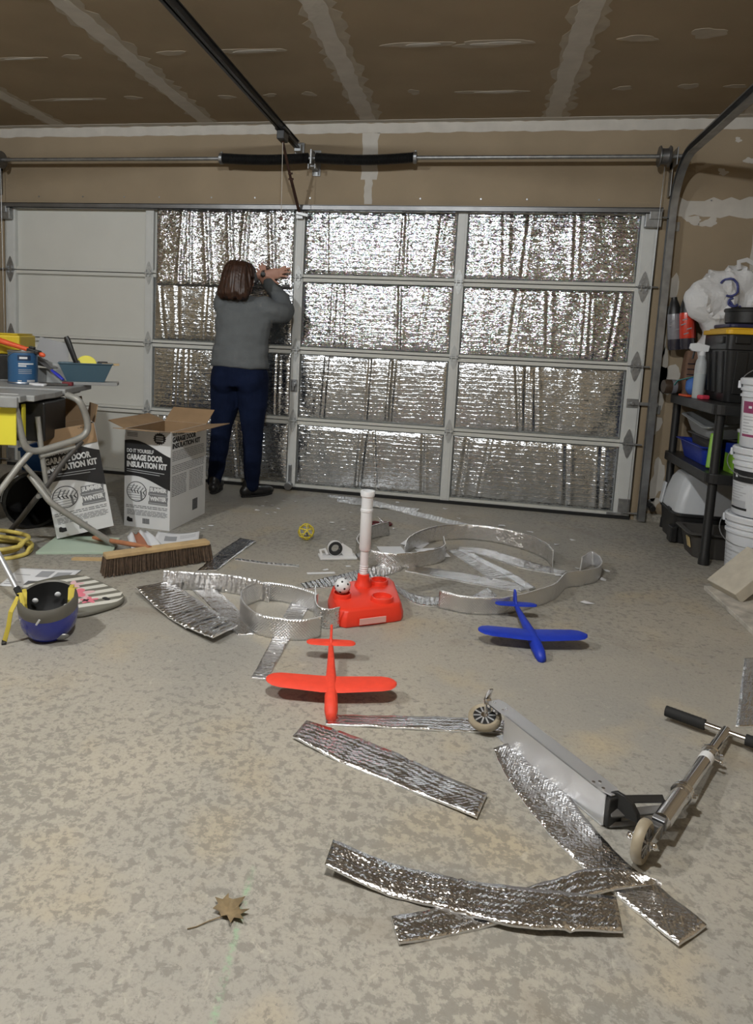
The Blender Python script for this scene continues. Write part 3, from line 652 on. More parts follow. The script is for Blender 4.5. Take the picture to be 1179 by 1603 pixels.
for k, (lab, P_, h, m_) in enumerate(STAND):
    A = [(p[0], p[1], .001) for p in P_]
    B = [(p[0]+.006*math.sin(i*1.7+k), p[1]+.006*math.cos(i*2.1), h) for i, p in enumerate(P_)]
    ribbon(lab, A, B, m_, 61+k, th=.005, amp=.0018, ground=False)
SCRAPS = [ (2.388, -0.478, 0.015), (2.461, -0.570, 0.015), (2.523, -0.643, 0.019), (2.504, -0.409, 0.019), (2.581, -0.399, 0.019), (2.401, -0.730, 0.019), (2.494, -0.803, 0.015), (2.392, -0.715, 0.011), (2.418, -0.487, 0.019), (2.402, -0.614, 0.015), (2.495, -0.821, 0.019), (2.528, -0.753, 0.015), (2.937, -0.871, 0.019), (3.006, -0.562, 0.015), (3.034, -0.993, 0.019), (3.190, -1.685, 0.023), (3.335, -0.863, 0.015), (3.275, -0.133, 0.015), (3.619, -0.199, 0.027), (3.723, -0.443, 0.015), (3.996, -0.544, 0.034), (4.179, -0.620, 0.030), (4.142, -0.815, 0.019), (4.248, -0.890, 0.027), (4.309, -0.867, 0.023), (4.414, -0.729, 0.023), (4.521, -1.296, 0.030), (4.477, -1.457, 0.027), (4.254, -1.463, 0.027), (4.340, -1.841, 0.034), (4.372, -1.315, 0.015), (3.092, -1.782, 0.019), (2.259, -1.213, 0.019), (2.237, -1.282, 0.015), (3.278, -1.952, 0.023), (3.405, -1.795, 0.015) ]
SCRAP_LABELS = {0: 'white scrap nearest the toe of the person\'s right shoe', 1: 'small white scrap just in front of the right shoe toe', 2: 'largest white scrap in the cluster before the right shoe', 3: 'white scrap lying left of the door foot latch', 4: 'white scrap lying directly in front of the door foot latch', 5: 'leftmost white scrap of the cluster before the right shoe', 6: 'frontmost white scrap of the cluster before the right shoe', 9: 'pale scrap in the middle of the cluster before the shoe', 11: 'rightmost white scrap of the cluster before the right shoe', 12: 'white scrap between the yellow lattice ball and the tee pole', 13: 'small white scrap just left of the tee pole top', 14: 'white scrap behind the tape dispenser', 15: 'white scrap between tape dispenser and bright foil strip',
 16: 'white scrap right of the scissors', 17: 'white scrap beside the longest foil strip near the door', 18: 'white scrap close to door below the middle foil column', 19: 'small white scrap at the right end of the longest foil strip',
 20: 'elongated white scrap lying behind the foil arch', 21: 'long pale scrap behind the right part of the foil arch', 22: 'small white scrap touching the back of the foil arch', 23: 'crumpled white scrap at the right end of the foil arch',
 24: 'white scrap just right of the foil arch end', 25: 'white scrap lying alone on the floor toward the shelf', 26: 'white scrap right of the curled end of the long ribbon', 27: 'thin white scrap against the curled end of the long ribbon',
 28: 'white scrap at the tip of the long thin foil strip', 29: 'square white scrap lying right of the blue plane tail', 30: 'tiny white scrap inside the curled end of the long ribbon', 31: 'tiny white scrap left of narrow paper strip',
 32: 'white scrap in front of the upright carton', 33: 'small white scrap beside the upright carton corner', 34: 'white scrap behind the perforated ball', 35: 'small white scrap behind the red tee base'}
# ------------------------------------------------------------------ toy planes
def plane(label, loc, rz, pitch, m_, roll=0.0):
    """foam glider: local +y is the nose; origin on the floor below the wing"""
    t = thing('toy_plane', label, 'toy plane', loc, (pitch, roll, rz), 'foam toy gliders')
    def sect(y, w, h, z): return [(w*math.cos(a)*(abs(math.cos(a))**-.25 if abs(math.cos(a)) > .05 else 1), y, z+h*math.sin(a)) for a in [2*PI*j/14 for j in range(14)]]
    b = MB(); b.loft([sect(y, w, h, z) for y, w, h, z in ((.178, .006, .008, .018), (.170, .016, .018, .020), (.14, .021, .025, .026), (.08, .021, .028, .032), (.0, .019, .026, .036), (-.10, .014, .017, .040), (-.20, .010, .012, .044), (-.272, .007, .010, .048), (-.285, .003, .008, .050))])
    b.build('fuselage', m_, t, smooth=60)
    def wing(span, c0, c1, y, z, th, dih, nm, sweep_=0.0):
        xs = [-1, -.97, -.9, -.78, -.5, -.15, .15, .5, .78, .9, .97, 1]; rings = []
        for q in xs:
            aq = abs(q); c = c0+(c1-c0)*aq
            if aq > .78: c *= max(.18, math.sqrt(max(0, 1-((aq-.78)/.225)**2)))
            yc = y+sweep_*aq; zz = z+dih*aq
            ring = []
            for (u, h) in ((-.5, 0), (-.3, .5), (.1, 1), (.38, .8), (.5, .1), (.38, -.5), (.1, -.6), (-.3, -.3)):
                ring.append((q*span/2, yc+u*c, zz+h*th*(.5+.5*c/c0)))
            rings.append(ring)
        bb = MB(); bb.loft(rings); return bb.build(nm, m_, t, smooth=50)
    wing(.425, .105, .088, .035, .048, .008, .008, 'wing', -.01)
    wing(.178, .055, .045, -.245, .052, .005, .0, 'tailplane')
    b = MB(); b.prism([(-.285, .05), (-.225, .05), (-.245, .066), (-.262, .098), (-.285, .104), (-.292, .08)], .009, frame((-.0045, 0, 0), (0, 1, 0), (0, 0, 1), (1, 0, 0))); b.build('tail_fin', m_, t, bevel=.003)
    return t
mat('foam_red', (0.80, 0.060, 0.028), 0.62, var=0.05, vscale=40, bump=0.08, bscale=300)
mat('foam_blue', (0.008, 0.035, 0.42), 0.5, var=0.1, vscale=30, bump=0.05, bscale=300)
def heading(tail, nose): return math.atan2(-(nose[0]-tail[0]), nose[1]-tail[1])
plane('orange-red foam toy plane lying in front of the ball tee', (3.364, -2.985, .0), heading((3.308, -2.66), (3.411, -3.149)), R(-3), 'foam_red', R(0))
plane('royal blue foam toy plane resting by the standing foil ribbon', (4.045, -2.370, .0), heading((3.99, -2.09), (4.077, -2.557)), R(-3), 'foam_blue', R(0))

# ------------------------------------------------------------------ ball tee
mat('tee_red', (0.80, 0.045, 0.02), 0.35, bump=0.03, bscale=200)
mat('label_pink', (0.80, 0.42, 0.38), 0.5)
mat('dark_hole', (0.02, 0.02, 0.02), 0.9)
t = thing('ball_tee', 'red plastic ball tee base with upright white telescopic pole', 'ball tee', (3.355, -2.19, 0))
base_poly = [(-.155, .02), (-.150, -.06), (-.085, -.235), (-.065, -.255), (-.035, -.262), (.145, -.140), (.168, -.118), (.172, -.085), (.110, .175), (.085, .215), (.045, .225), (.0, .195), (-.13, .06)]
b = MB()
rings = []
for k, z in ((1.03, .0), (1.03, .03), (1.0, .045), (.965, .065), (.90, .072)): rings.append([(p[0]*k, p[1]*k, z) for p in base_poly])
b.loft(rings); b.build('base', 'tee_red', t, bevel=.006, seg=3, smooth=45)
def cupring(c, r, nm='ball_cup'):
    bb = MB(); bb.lathe([(0, .0055), (r*.5, .0055), (r*.9, .0075), (r*.98, .022), (r*1.08, .022), (r*1.16, .016), (r*1.2, 0.0)], (c[0], c[1], .068)); return bb.build(nm, 'tee_red', t, smooth=30)
cupring((.085, -.095), .042); cupring((.045, .105), .036); cupring((-.085, -.11), .034)
b = MB(); b.lathe([(.04, .068), (.036, .085), (.028, .095), (.026, .125), (.022, .128), (0, .128)], (-.02, .05, 0)); b.build('pole_socket', 'tee_red', t, smooth=40)
b = MB(); b.lathe([(0, .10), (.0185, .10), (.0185, .26), (0, .26)], (-.02, .05, 0), n=20)
for z in (.135, .145, .155, .165): b.lathe([(.0185, z-.003), (.0205, z), (.0185, z+.003)], (-.02, .05, 0), n=20)
b.build('lower_pole', 'white_plastic', t, smooth=40)
b = MB(); b.lathe([(.0, .235), (.0215, .235), (.026, .245), (.026, .41), (.0285, .413), (.0285, .423), (.026, .426), (.026, .478), (.031, .482), (.033, .50), (.031, .505), (.024, .505), (.022, .47), (0, .47)], (-.02, .05, 0), n=24); b.build('upper_pole', 'white_plastic', t, smooth=35)
e = Vector((.18, .122, 0)).normalized(); nn = Vector((e.y, -e.x, 0))
b = MB(); b.box((.066, -.2165, .026), (.12, .004, .026), rot=(0, 0, math.atan2(e.y, e.x))); b.build('label_plate', 'label_pink', t, bevel=.001)
t = thing('perforated_ball', 'white perforated plastic ball resting on the red tee base', 'ball', (3.27, -2.30, .085))
b = MB(); b.ellipsoid((0, 0, .034), (.034, .034, .034), 24, 16); ball = b.build('shell', 'white_plastic', t, smooth=180)
for k in range(20):
    zz = 1-2*(k+.5)/20; aa = k*2.39996; rr = math.sqrt(1-zz*zz); d = Vector((rr*math.cos(aa), rr*math.sin(aa), zz)); q = Vector((0, 0, .034))+d*.0332
    b = MB(); b.cyl(q, q+d*.0014, .0046, n=10); b.build('hole', 'dark_hole', ball)

# ------------------------------------------------------------------ yellow lattice ball
mat('yellow_plastic', (0.72, 0.58, 0.035), 0.45)
t = thing('lattice_ball', 'yellow open lattice ball on the concrete floor', 'ball', (2.87, -1.288, 0))
bm = bmesh.new(); bmesh.ops.create_icosphere(bm, subdivisions=1, radius=.046)
b = MB()
for e_ in bm.edges:
    a0, a1 = (v.co+Vector((0, 0, .0485)) for v in e_.verts); c0 = Vector((0, 0, .0485))
    b.tube([c0+((a0+(a1-a0)*q)-c0).normalized()*.046 for q in (0, .25, .5, .75, 1)], .0028, 6)
bm.free(); b.build('lattice', 'yellow_plastic', t, smooth=60)
b = MB(); b.ellipsoid((0, 0, .03), (.014, .014, .014), 12, 8); b.build('bell', 'galv', t, smooth=180)

# ------------------------------------------------------------------ kick scooter on its side
mat('wheel_urethane', (0.31, 0.265, 0.19), 0.45, var=0.15, vscale=30)
t = thing('kick_scooter', 'silver folding kick scooter lying on its side', 'scooter', (0, 0, 0))
Pr, Pf = Vector((3.895, -3.105, 0)), Vector((4.140, -3.445, 0)); ax = (Pf-Pr).normalized(); sd = Vector((ax.y, -ax.x, 0))  # sd points to the camera side (left-lower)
if sd.x > 0: sd = -sd
H, TH = .080, .052
b = MB()
# deck: an aluminium channel standing on one edge; its plate faces the camera side
Ld = (Pf-Pr).length
M = frame(Pr, ax, -sd, (0, 0, 1))       # local x along the deck, y away from the plate, z up
b.box((Ld*.5+.015, .002, H/2+.004), (Ld-.03, .004, H), M=M); b.build('deck_plate', 'aluminium', t, bevel=.001)
b = MB(); b.prism([(-.045, -.001), (Ld-.03, -.001), (Ld+.004, .014), (Ld+.006, .040), (Ld-.01, TH), (-.03, TH), (-.055, TH-.008), (-.055, .006)], .004, M @ Matrix.Translation((0, 0, H)))
b.prism([(0, -.001), (Ld-.004, -.001), (Ld-.004, TH), (0, TH)], .004, M)
b.box((Ld*.5, TH-.002, H/2+.004), (Ld*.96, .004, H*.98), M=M); b.build('deck_frame', 'aluminium', t, bevel=.0015)
for x_, y_ in ((Ld-.05, .010), (Ld-.022, .014), (Ld-.045, .026), (.005, .012), (.005, .026), (-.04, .017)):
    q = M @ Vector((x_, y_, H+.004)); b = MB(); b.cyl(q, q+Vector((0, 0, .003)), .0045, n=8); b.build('screw', 'chrome', t)
b = MB(); b.box((Ld+.004, .026, H/2+.002), (.016, .048, H*.92), M=M); b.build('deck_end_cap', 'black_plastic', t, bevel=.004)
# rear wheel lies flat inside the fork
cw = M @ Vector((-.045, -.012, H*.50))
Tw = Matrix.Translation(cw) @ Matrix.Rotation(R(16), 4, ax) @ Matrix.Rotation(R(-10), 4, sd)
def wheel(Mx, parent):
    bb = MB(); bb.lathe([(.034, -.009), (.044, -.012), (.049, -.008), (.0505, 0), (.049, .008), (.044, .012), (.034, .009), (.034, -.009)], n=36, M=Mx); w_ = bb.build('wheel', 'wheel_urethane', parent, smooth=50)
    bb = MB(); bb.lathe([(.012, -.010), (.036, -.009), (.036, .009), (.012, .010), (.012, -.010)], n=28, M=Mx)
    bb.build('hub', 'black_plastic', w_, smooth=30)
    for k in range(10):
        a = 2*PI*k/10; bb = MB(); bb.box((.0, 0, 0), (.022, .005, .021), M=Mx @ Matrix.Rotation(a, 4, 'Z') @ Matrix.Translation((.022, 0, 0))); bb.build('spoke', 'aluminium', w_)
    bb = MB(); bb.lathe([(0, -.0125), (.011, -.0125), (.011, .0125), (0, .0125)], n=12, M=Mx); bb.build('axle_bearing', 'chrome', w_, smooth=30)
wheel(Tw, t)
b = MB()
pts = [M @ Vector(p) for p in ((-.035, .010, H*.55), (-.060, .012, H*.80), (-.070, .012, H*1.05), (-.062, .012, H*1.35), (-.055, .012, H*1.52))]
b.tube(pts, [.013, .014, .013, .011, .008], 8, flat=.22); b.build('brake_fender', 'chrome', t, smooth=40)
b = MB(); b.cyl(cw+Vector((0, 0, -.03)), cw+Vector((0, 0, H*.55)), .004, n=8); b.box((-.03, .004, H*.93), (.06, .012, .008), M=M); b.build('rear_axle', 'chrome', t)
# folding joint
b = MB(); b.prism([(.0, 0), (.055, 0), (.050, .022), (.035, .042), (.012, .054), (-.012, .058), (-.025, .05)], .012, frame(M @ Vector((Ld+.012, .030, H*.42)), ax*0.86+Vector((.30, .30, 0)), (0, 0, 1), -sd)); b.build('fold_guard', 'black_plastic', t, bevel=.003)
Hd = Vector((4.296, -3.405, .05))        # head tube position
q0 = M @ Vector((Ld+.005, .012, H*.45)); 
b = MB(); b.tube([q0, q0+(Hd-q0)*.98], .013, 4, flat=1.0); b.tube([q0+Vector((.0, 0, -.03)), q0+(Hd-q0)*.62+Vector((0, 0, -.03))], .009, 4); b.build('fold_bracket', 'strut_steel', t, bevel=.002)
b = MB(); b.tube([q0+Vector((.015, .02, .028)), Hd+Vector((-.01, .02, .012))], .0145, 4, flat=.8); b.build('fold_arm', 'black_plastic', t, bevel=.002)
# steering column resting on the floor by its handlebar
dcol = (Vector((4.574, -2.94, .032))-Vector((4.274, -3.455, .058))).normalized(); axw = Vector((dcol.y, -dcol.x, 0)).normalized()
wc = Vector((4.205, -3.545, .0505))
top = Vector((4.574, -2.94, .032)); bot = Vector((4.262, -3.476, .060))
b = MB(); b.tube([bot, bot+(top-bot)*.28], .0215, 18); b.build('head_tube', 'chrome', t, smooth=40)
b = MB(); b.tube([bot+(top-bot)*.26, bot+(top-bot)*.72], .018, 18); b.build('lower_column', 'chrome', t, smooth=40)
b = MB(); b.tube([bot+(top-bot)*.70, top+dcol*.012], .0145, 18); b.build('upper_column', 'chrome', t, smooth=40)
for q_, r_ in ((.265, .027), (.29, .026), (.72, .024)):
    b = MB(); c_ = bot+(top-bot)*q_; b.tube([c_-dcol*.006, c_+dcol*.006], r_, 20); b.box(c_+axw*.028, (.012, .012, .012)); b.build('clamp', 'chrome', t, bevel=.002)
b = MB(); c_ = bot+(top-bot)*.64; b.tube([c_-dcol*.018, c_+dcol*.018], .0186, 18); b.build('sticker_band', 'white_plastic', t, smooth=40)
b = MB(); c_ = bot+(top-bot)*.68; b.tube([c_, c_+axw*.032-Vector((0, 0, .005))], .004, 8); b.ellipsoid(c_+axw*.034-Vector((0, 0, .005)), (.006, .006, .006), 8, 6); b.build('quick_release', 'chrome', t, smooth=50)
b = MB(); b.tube([top-axw*.062, top+axw*.062], .0115, 14); b.build('crossbar', 'chrome', t, smooth=40)
for s in (-1, 1):
    n_ = 22; pts = [top+axw*s*(.055+.115*i/n_) for i in range(n_+1)]
    b = MB(); b.tube(pts, [.0165+(.0008 if i % 2 else 0) for i in range(n_+1)], 18); b.build('grip', 'rubber_black', t, smooth=60)
# fork and front wheel
Mf = frame(wc, dcol.normalized(), axw.cross(dcol).normalized(), axw)
for s in (-1, 1):
    b = MB(); b.prism([(-.012, -.010), (.03, -.012), (.075, -.018), (.082, .012), (.03, .016), (-.010, .012)], .004, Mf @ Matrix.Translation((0, 0, s*.019-.002))); b.build('fork_blade', 'chrome', t, bevel=.001)
b = MB(); b.box((.073, -.003, 0), (.022, .032, .044), M=Mf); b.build('fork_crown', 'strut_steel', t, bevel=.003)
b = MB(); b.cyl(wc-axw*.026, wc+axw*.026, .005, n=8)
for s in (-1, 1): b.ellipsoid(wc+axw*s*.026, (.009, .009, .009), 8, 6)
b.build('front_axle', 'chrome', t, smooth=50)
wheel(frame(wc, dcol, axw.cross(dcol), axw), t)

# ------------------------------------------------------------------ helmet, upside down
mat('helmet_blue', (0.012, 0.025, 0.30), 0.25, coat=0.4)
mat('helmet_grey', (0.12, 0.115, 0.10), 0.5)
mat('strap_yellow', (0.50, 0.40, 0.05), 0.7)
t = thing('bike_helmet', 'blue and grey bike helmet lying upside down with yellow straps', 'helmet', (2.235, -2.83, .010), (R(17), R(-2), R(30)))
nseg = 40; prof = [(.02, .0), (.06, .006), (.085, .022), (.100, .05), (.106, .085), (.106, .112)]
prof2 = [(.106, .112), (.107, .135), (.104, .152), (.098, .160), (.092, .156)]
inn = [(.092, .156), (.088, .11), (.078, .06), (.055, .03), (0, .022)]
def oval(pr, wob=.0):
    bb = MB(); rings = []
    for r, z in pr: rings.append([(r*math.cos(2*PI*j/nseg)*1.0, r*1.22*math.sin(2*PI*j/nseg), z-(.02*math.sin(2*PI*j/nseg)*wob if z > .1 else 0)) for j in range(nseg)])
    bb.loft(rings, cap=False); return bb
b = oval([(0, .0)]+prof, 1); b.build('shell', 'helmet_blue', t, smooth=50)
b = oval(prof2, 1); b.build('shell_rim', 'helmet_grey', t, smooth=50)
b = oval(inn, 1); b.build('liner', 'rubber_black', t, smooth=50)
for sx_ in (-1, 1):
    b = MB(); b.tube([(sx_*.086, .06, .15), (sx_*.080, .02, .165), (sx_*.078, -.03, .150), (sx_*.072, -.04, .09)], .009, 6, flat=.25)
    b.tube([(sx_*.082, -.05, .15), (sx_*.09, -.01, .185), (sx_*.10, .02, .165)], .008, 6, flat=.25)
    b.build('strap', 'strap_yellow', t)
b = MB(); b.tube([(-.10, .0, .165), (-.125, -.04, .13), (-.135, -.06, .08), (-.15, -.075, .03)], .010, 6, flat=.25); b.build('chin_strap', 'strap_yellow', t)
b = MB(); b.box((-.152, -.078, .02), (.016, .02, .024)); b.build('buckle', 'black_plastic', t, bevel=.003)
for (x_, y_, z_) in ((-.05, .05, .10), (.03, .075, .10), (.062, .01, .09)):
    b = MB(); b.ellipsoid((x_, y_, z_), (.012, .006, .012), 12, 8); b.build('fit_pad', 'white_plastic', t, smooth=180)
b = MB(); b.ellipsoid((.048, -.106, .045), (.026, .008, .013), 16, 8); b.build('badge', 'galv', t, smooth=180)
for (x_, z_, w_, h_) in ((-.094, .10, .012, .012), (-.092, .08, .010, .020)):
    b = MB(); b.box((x_, -.05, z_), (.004, w_*2, h_)); b.build('sticker', 'white_plastic', t)
b = MB(); b.box((-.028, -.128, .14), (.006, .004, .026), rot=(0, R(30), 0)); b.build('rim_mark', 'white_plastic', t)

# ------------------------------------------------------------------ striped body board
mat('board_grey', (0.17, 0.165, 0.135), 0.55); mat('board_white', (0.68, 0.67, 0.61), 0.5); mat('board_pink', (0.75, 0.20, 0.26), 0.55); mat('board_pale_pink', (0.74, 0.48, 0.50), 0.55)
t = thing('swim_board', 'grey and white striped swim board with pink flowers behind the helmet', 'swim board', (2.125, -2.50, 0), (0, 0, R(-28)))
out = []
for j in range(36):
    a = 2*PI*j/36; c_, s_ = math.cos(a), math.sin(a); e_ = .62
    out.append((.235*math.copysign(abs(c_)**e_, c_), .165*math.copysign(abs(s_)**e_, s_)))
b = MB(); rings = [[(p[0]*k, p[1]*k, z) for p in out] for k, z in ((.96, .0), (1.0, .008), (1.0, .018), (.97, .025))]; b.loft(rings); b.build('foam_core', 'board_grey', t, smooth=50)
for k, x_ in enumerate((-.17, -.10, -.03, .04, .11, .18)):
    poly = []
    for i in range(13):
        y_ = -.152+.304*i/12; lim = .226*(1-abs(y_/.166)**3.2)**.31 if abs(y_) < .165 else 0; poly.append((max(-lim, min(lim, x_-.016+.06*math.sin(y_*6)+.0)), y_))
    for i in range(12, -1, -1):
        y_ = -.152+.304*i/12; lim = .226*(1-abs(y_/.166)**3.2)**.31 if abs(y_) < .165 else 0; poly.append((max(-lim, min(lim, x_+.016+.06*math.sin(y_*6)+.004)), y_))
    b = MB(); b.prism(poly, .0008, Matrix.Translation((0, 0, .0252))); b.build('stripe', 'board_white', t)
def flower(cx, cy, r, m_, n=5, z=.0262):
    poly = [(cx+r*(.72+.28*math.cos(n*a))*math.cos(a), cy+r*(.72+.28*math.cos(n*a))*math.sin(a)) for a in [2*PI*j/40 for j in range(40)]]
    bb = MB(); bb.prism(poly, .0008, Matrix.Translation((0, 0, z))); bb.build('flower_print', m_, t)
flower(.035, .01, .070, 'board_pale_pink'); flower(.025, .005, .055, 'board_pink', 3, .0272); flower(.130, .0, .040, 'board_pink'); flower(.105, -.075, .042, 'board_pale_pink', 6); flower(.03, -.09, .045, 'board_pale_pink', 4); flower(-.08, .05, .05, 'board_pale_pink', 5); flower(.165, .06, .022, 'dark_hole', 2); flower(.125, -.012, .016, 'dark_hole', 4, .0272); flower(.085, -.06, .012, 'dark_hole', 3, .0272)

# ------------------------------------------------------------------ papers
mat('paper', (0.72, 0.73, 0.75), 0.8); mat('ink', (0.12, 0.12, 0.13), 0.8); mat('ink_mid', (0.32, 0.33, 0.35), 0.8)
def sheet(name, label, poly, z, prints, curl=.006):
    t_ = thing(name, label, 'paper', (0, 0, z))
    n = 12; P0, P1, P2, P3 = [Vector((p[0], p[1], 0)) for p in poly]; bb = MB(); vs = []; fs = []
    def at(u, v, dz=0):
        q = P0*(1-u)*(1-v)+P1*u*(1-v)+P2*u*v+P3*(1-u)*v; q.z = curl*(.5+.5*noise.noise(Vector((u*2.1, v*2.3, poly[0][0]))))*(2*u-1)**2+.001+dz; return q
    for j in range(n+1):
        for i in range(n+1): vs.append(at(i/n, j/n))
    for j in range(n):
        for i in range(n): q = j*(n+1)+i; fs.append((q, q+1, q+n+2, q+n+1))
    bb.add(vs, fs); o = bb.build('sheet', 'paper', t_, smooth=180)
    md = o.modifiers.new('s', 'SOLIDIFY'); md.thickness = .0008
    for (u0, v0, u1, v1, m_) in prints:
        bb = MB(); k = 5; vs = [at(u0+(u1-u0)*i/k, v0+(v1-v0)*j/k, .0007) for j in range(k+1) for i in range(k+1)]
        bb.add(vs, [(j*(k+1)+i, j*(k+1)+i+1, (j+1)*(k+1)+i+1, (j+1)*(k+1)+i) for j in range(k) for i in range(k)]); bb.build('print', m_, t_)
    return t_
lines = [(.55, .08+.035*i, .95, .085+.035*i, 'ink_mid') for i in range(6)]
sheet('instruction_sheet', 'white instruction sheet with dark photos on floor behind the helmet', [(1.75, -2.48), (2.0, -2.41), (1.975, -2.17), (1.69, -2.24)], .001, [(.38, .08, .70, .30, 'ink'), (.78, .06, .93, .25, 'ink_mid'), (.40, .52, .62, .86, 'ink_mid'), (.68, .48, .92, .80, 'ink_mid'), (.05, .1, .25, .14, 'ink_mid'), (.05, .2, .3, .23, 'ink_mid'), (.05, .6, .3, .63, 'ink_mid')])
sheet('instruction_leaflet', 'white leaflet with a small grey picture lying behind the broom', [(2.16, -1.80), (2.36, -1.66), (2.27, -1.42), (2.05, -1.50)], .012, [(.2, .45, .48, .75, 'ink_mid'), (.55, .62, .92, .64, 'ink_mid'), (.55, .7, .92, .72, 'ink_mid'), (.55, .78, .92, .80, 'ink_mid')], .03)
mat('rose_card', (0.40, 0.16, 0.09), 0.7)
t = thing('open_magazine', 'crumpled open magazine page with a rust-coloured stripe behind the broom', 'magazine', (0, 0, .002))
P0, P1, P2, P3 = Vector((1.92, -1.62, 0)), Vector((2.17, -2.02, 0)), Vector((2.28, -1.86, 0)), Vector((1.98, -1.50, 0))
vs = []; n = 14
for j in range(n+1):
    for i in range(n+1):
        u, v = i/n, j/n; q = P0*(1-u)*(1-v)+P1*u*(1-v)+P2*u*v+P3*(1-u)*v; q.z = .012+.022*math.sin(v*PI*2.2+u*2)**2; vs.append(q)
b = MB()
for j in range(n):
    for i in range(n): q = j*(n+1)+i; b.f.append([q, q+1, q+n+2, q+n+1]); b.m.append(1 if 4 <= j <= 7 else 0)
b.v = vs; o = b.build('page', ['paper', 'rose_card'], t, smooth=180); o.modifiers.new('s', 'SOLIDIFY').thickness = .001

# ------------------------------------------------------------------ push broom
mat('wood_pale', (0.52, 0.37, 0.19), 0.6, var=0.18, vscale=14); mat('bristle', (0.085, 0.055, 0.035), 0.85, var=0.35, vscale=60)
mat('wood_orange', (0.42, 0.17, 0.08), 0.55, var=0.15, vscale=12)
Bl, Br = Vector((2.135, -2.235, 0)), Vector((2.505, -1.845, 0)); bx = (Br-Bl).normalized(); by = Vector((-bx.y, bx.x, 0)); Lb = (Br-Bl).length
t = thing('push_broom', 'wide push broom head with dark bristles and pale wooden block', 'broom', Bl, (0, 0, math.atan2(bx.y, bx.x)))
b = MB(); b.box((Lb/2, .035, .098), (Lb-.01, .062, .022)); b.build('block', 'wood_pale', t, bevel=.005)
b = MB(); rd = random.Random(4)
for i in range(int(Lb/.0052)):
    for j in range(5):
        x0 = i*.0052+rd.uniform(-.002, .002)+.006; y0 = .012+j*.0115+rd.uniform(-.003, .003); k = (j-2)*.006+rd.uniform(-.006, .006); kx = (x0/Lb-.5)*.02+rd.uniform(-.004, .004)
        b.tube([(x0, y0, .088), (x0+kx, y0+k, .0025+rd.uniform(0, .006))], [.0034, .0028], 4)
o = b.build('bristles', 'bristle', t); tag(o, kind='stuff')
b = MB(); b.tube([(Lb*.42, .035, .105), (Lb*.40, .09, .10), (Lb*.28, .50, .035), (Lb*.24, .62, .016)], .0125, 12); b.build('handle', 'wood_orange', t, smooth=40)

# ------------------------------------------------------------------ small things
mat('tape_white', (0.66, 0.66, 0.66), 0.5)
t = thing('tape_dispenser', 'white tape dispenser with a dark roll left of the tee pole', 'tape dispenser', (3.10, -1.565, 0), (0, 0, R(22)))
b = MB(); b.box((.01, 0, .008), (.20, .085, .014)); b.build('base', 'tape_white', t, bevel=.004)
b = MB(); b.prism([(.04, .015), (.095, .015), (.085, .05), (.03, .085), (.015, .05)], .006, frame((0, -.01, 0), (1, 0, 0), (0, 0, 1), (0, 1, 0))); b.build('side_plate', 'tape_white', t, bevel=.002)
Mx = frame((-.005, 0, .055), (1, 0, 0), (0, 0, 1), (0, -1, 0))
b = MB(); b.lathe([(.022, -.012), (.038, -.012), (.038, .012), (.022, .012), (.022, -.012)], n=26, M=Mx); rl = b.build('tape_roll', 'dark_hole', t, smooth=30)
b = MB(); b.lathe([(.038, -.0121), (.040, -.0121), (.040, .0121), (.038, .0121)], n=26, M=Mx); b.build('tape_edge', 'tape_white', rl, smooth=30)
b = MB(); b.tube([(-.075, .0, .015), (-.085, 0, .045), (-.06, 0, .05), (-.045, 0, .02)], .008, 6, flat=.4); b.build('cutter_arm', 'tape_white', t, smooth=40)
mat('scissor_red', (0.10, 0.008, 0.012), 0.4)
t = thing('scissors', 'dark red handled scissors behind the ball tee', 'scissors', (3.246, -.80, 0), (0, 0, R(10)))
for s in (-1, 1):
    b = MB(); b.tube([(s*.036+.028*math.cos(a), .0+.034*math.sin(a), .010) for a in [2*PI*j/20 for j in range(20)]], .0075, 8, closed=True); b.build('finger_loop', 'scissor_red', t, smooth=60)
    b = MB(); b.prism([(s*.018-.004, .02), (s*.018+.006, .02), (-s*.012, .15), (-s*.014, .15)], .003, Matrix.Translation((0, 0, .004+.003*s))); b.build('blade', 'chrome', t)
b = MB(); b.cyl((0, .06, .0), (0, .06, .012), .006, n=10); b.build('pivot', 'chrome', t)
t = tag(MB().box((3.08, -1.838, .003), (.14, .022, .003), rot=(0, 0, R(24))).build('paper_strip', 'paper'), 'narrow white paper strip lying left of the tee pole', 'paper scrap')
t = thing('cutting_guide', 'white card sheet lying inside the small standing foil curl', 'card', (3.38, -1.35, 0), (0, 0, R(20)))
b = MB(); b.box((0, 0, .004), (.14, .17, .003)); b.build('card', 'paper', t)
t = thing('utility_knife_pack', 'white card with a black knife lying inside the foil arch', 'card', (3.60, -1.33, 0), (0, 0, R(28)))
b = MB(); b.box((0, 0, .012), (.16, .12, .004), rot=(R(6), 0, 0)); b.build('card', 'paper', t)
b = MB(); b.box((.06, .03, .024), (.09, .025, .016), rot=(0, 0, R(30))); b.build('knife', 'black_plastic', t, bevel=.004)
t = thing('paper_leaf', 'folded white paper lying between the two standing foil ribbons', 'paper', (3.49, -1.16, 0), (0, 0, R(-15)))
b = MB(); b.box((0, 0, .006), (.13, .13, .003), rot=(0, R(3), 0)); b.build('sheet', 'paper', t)

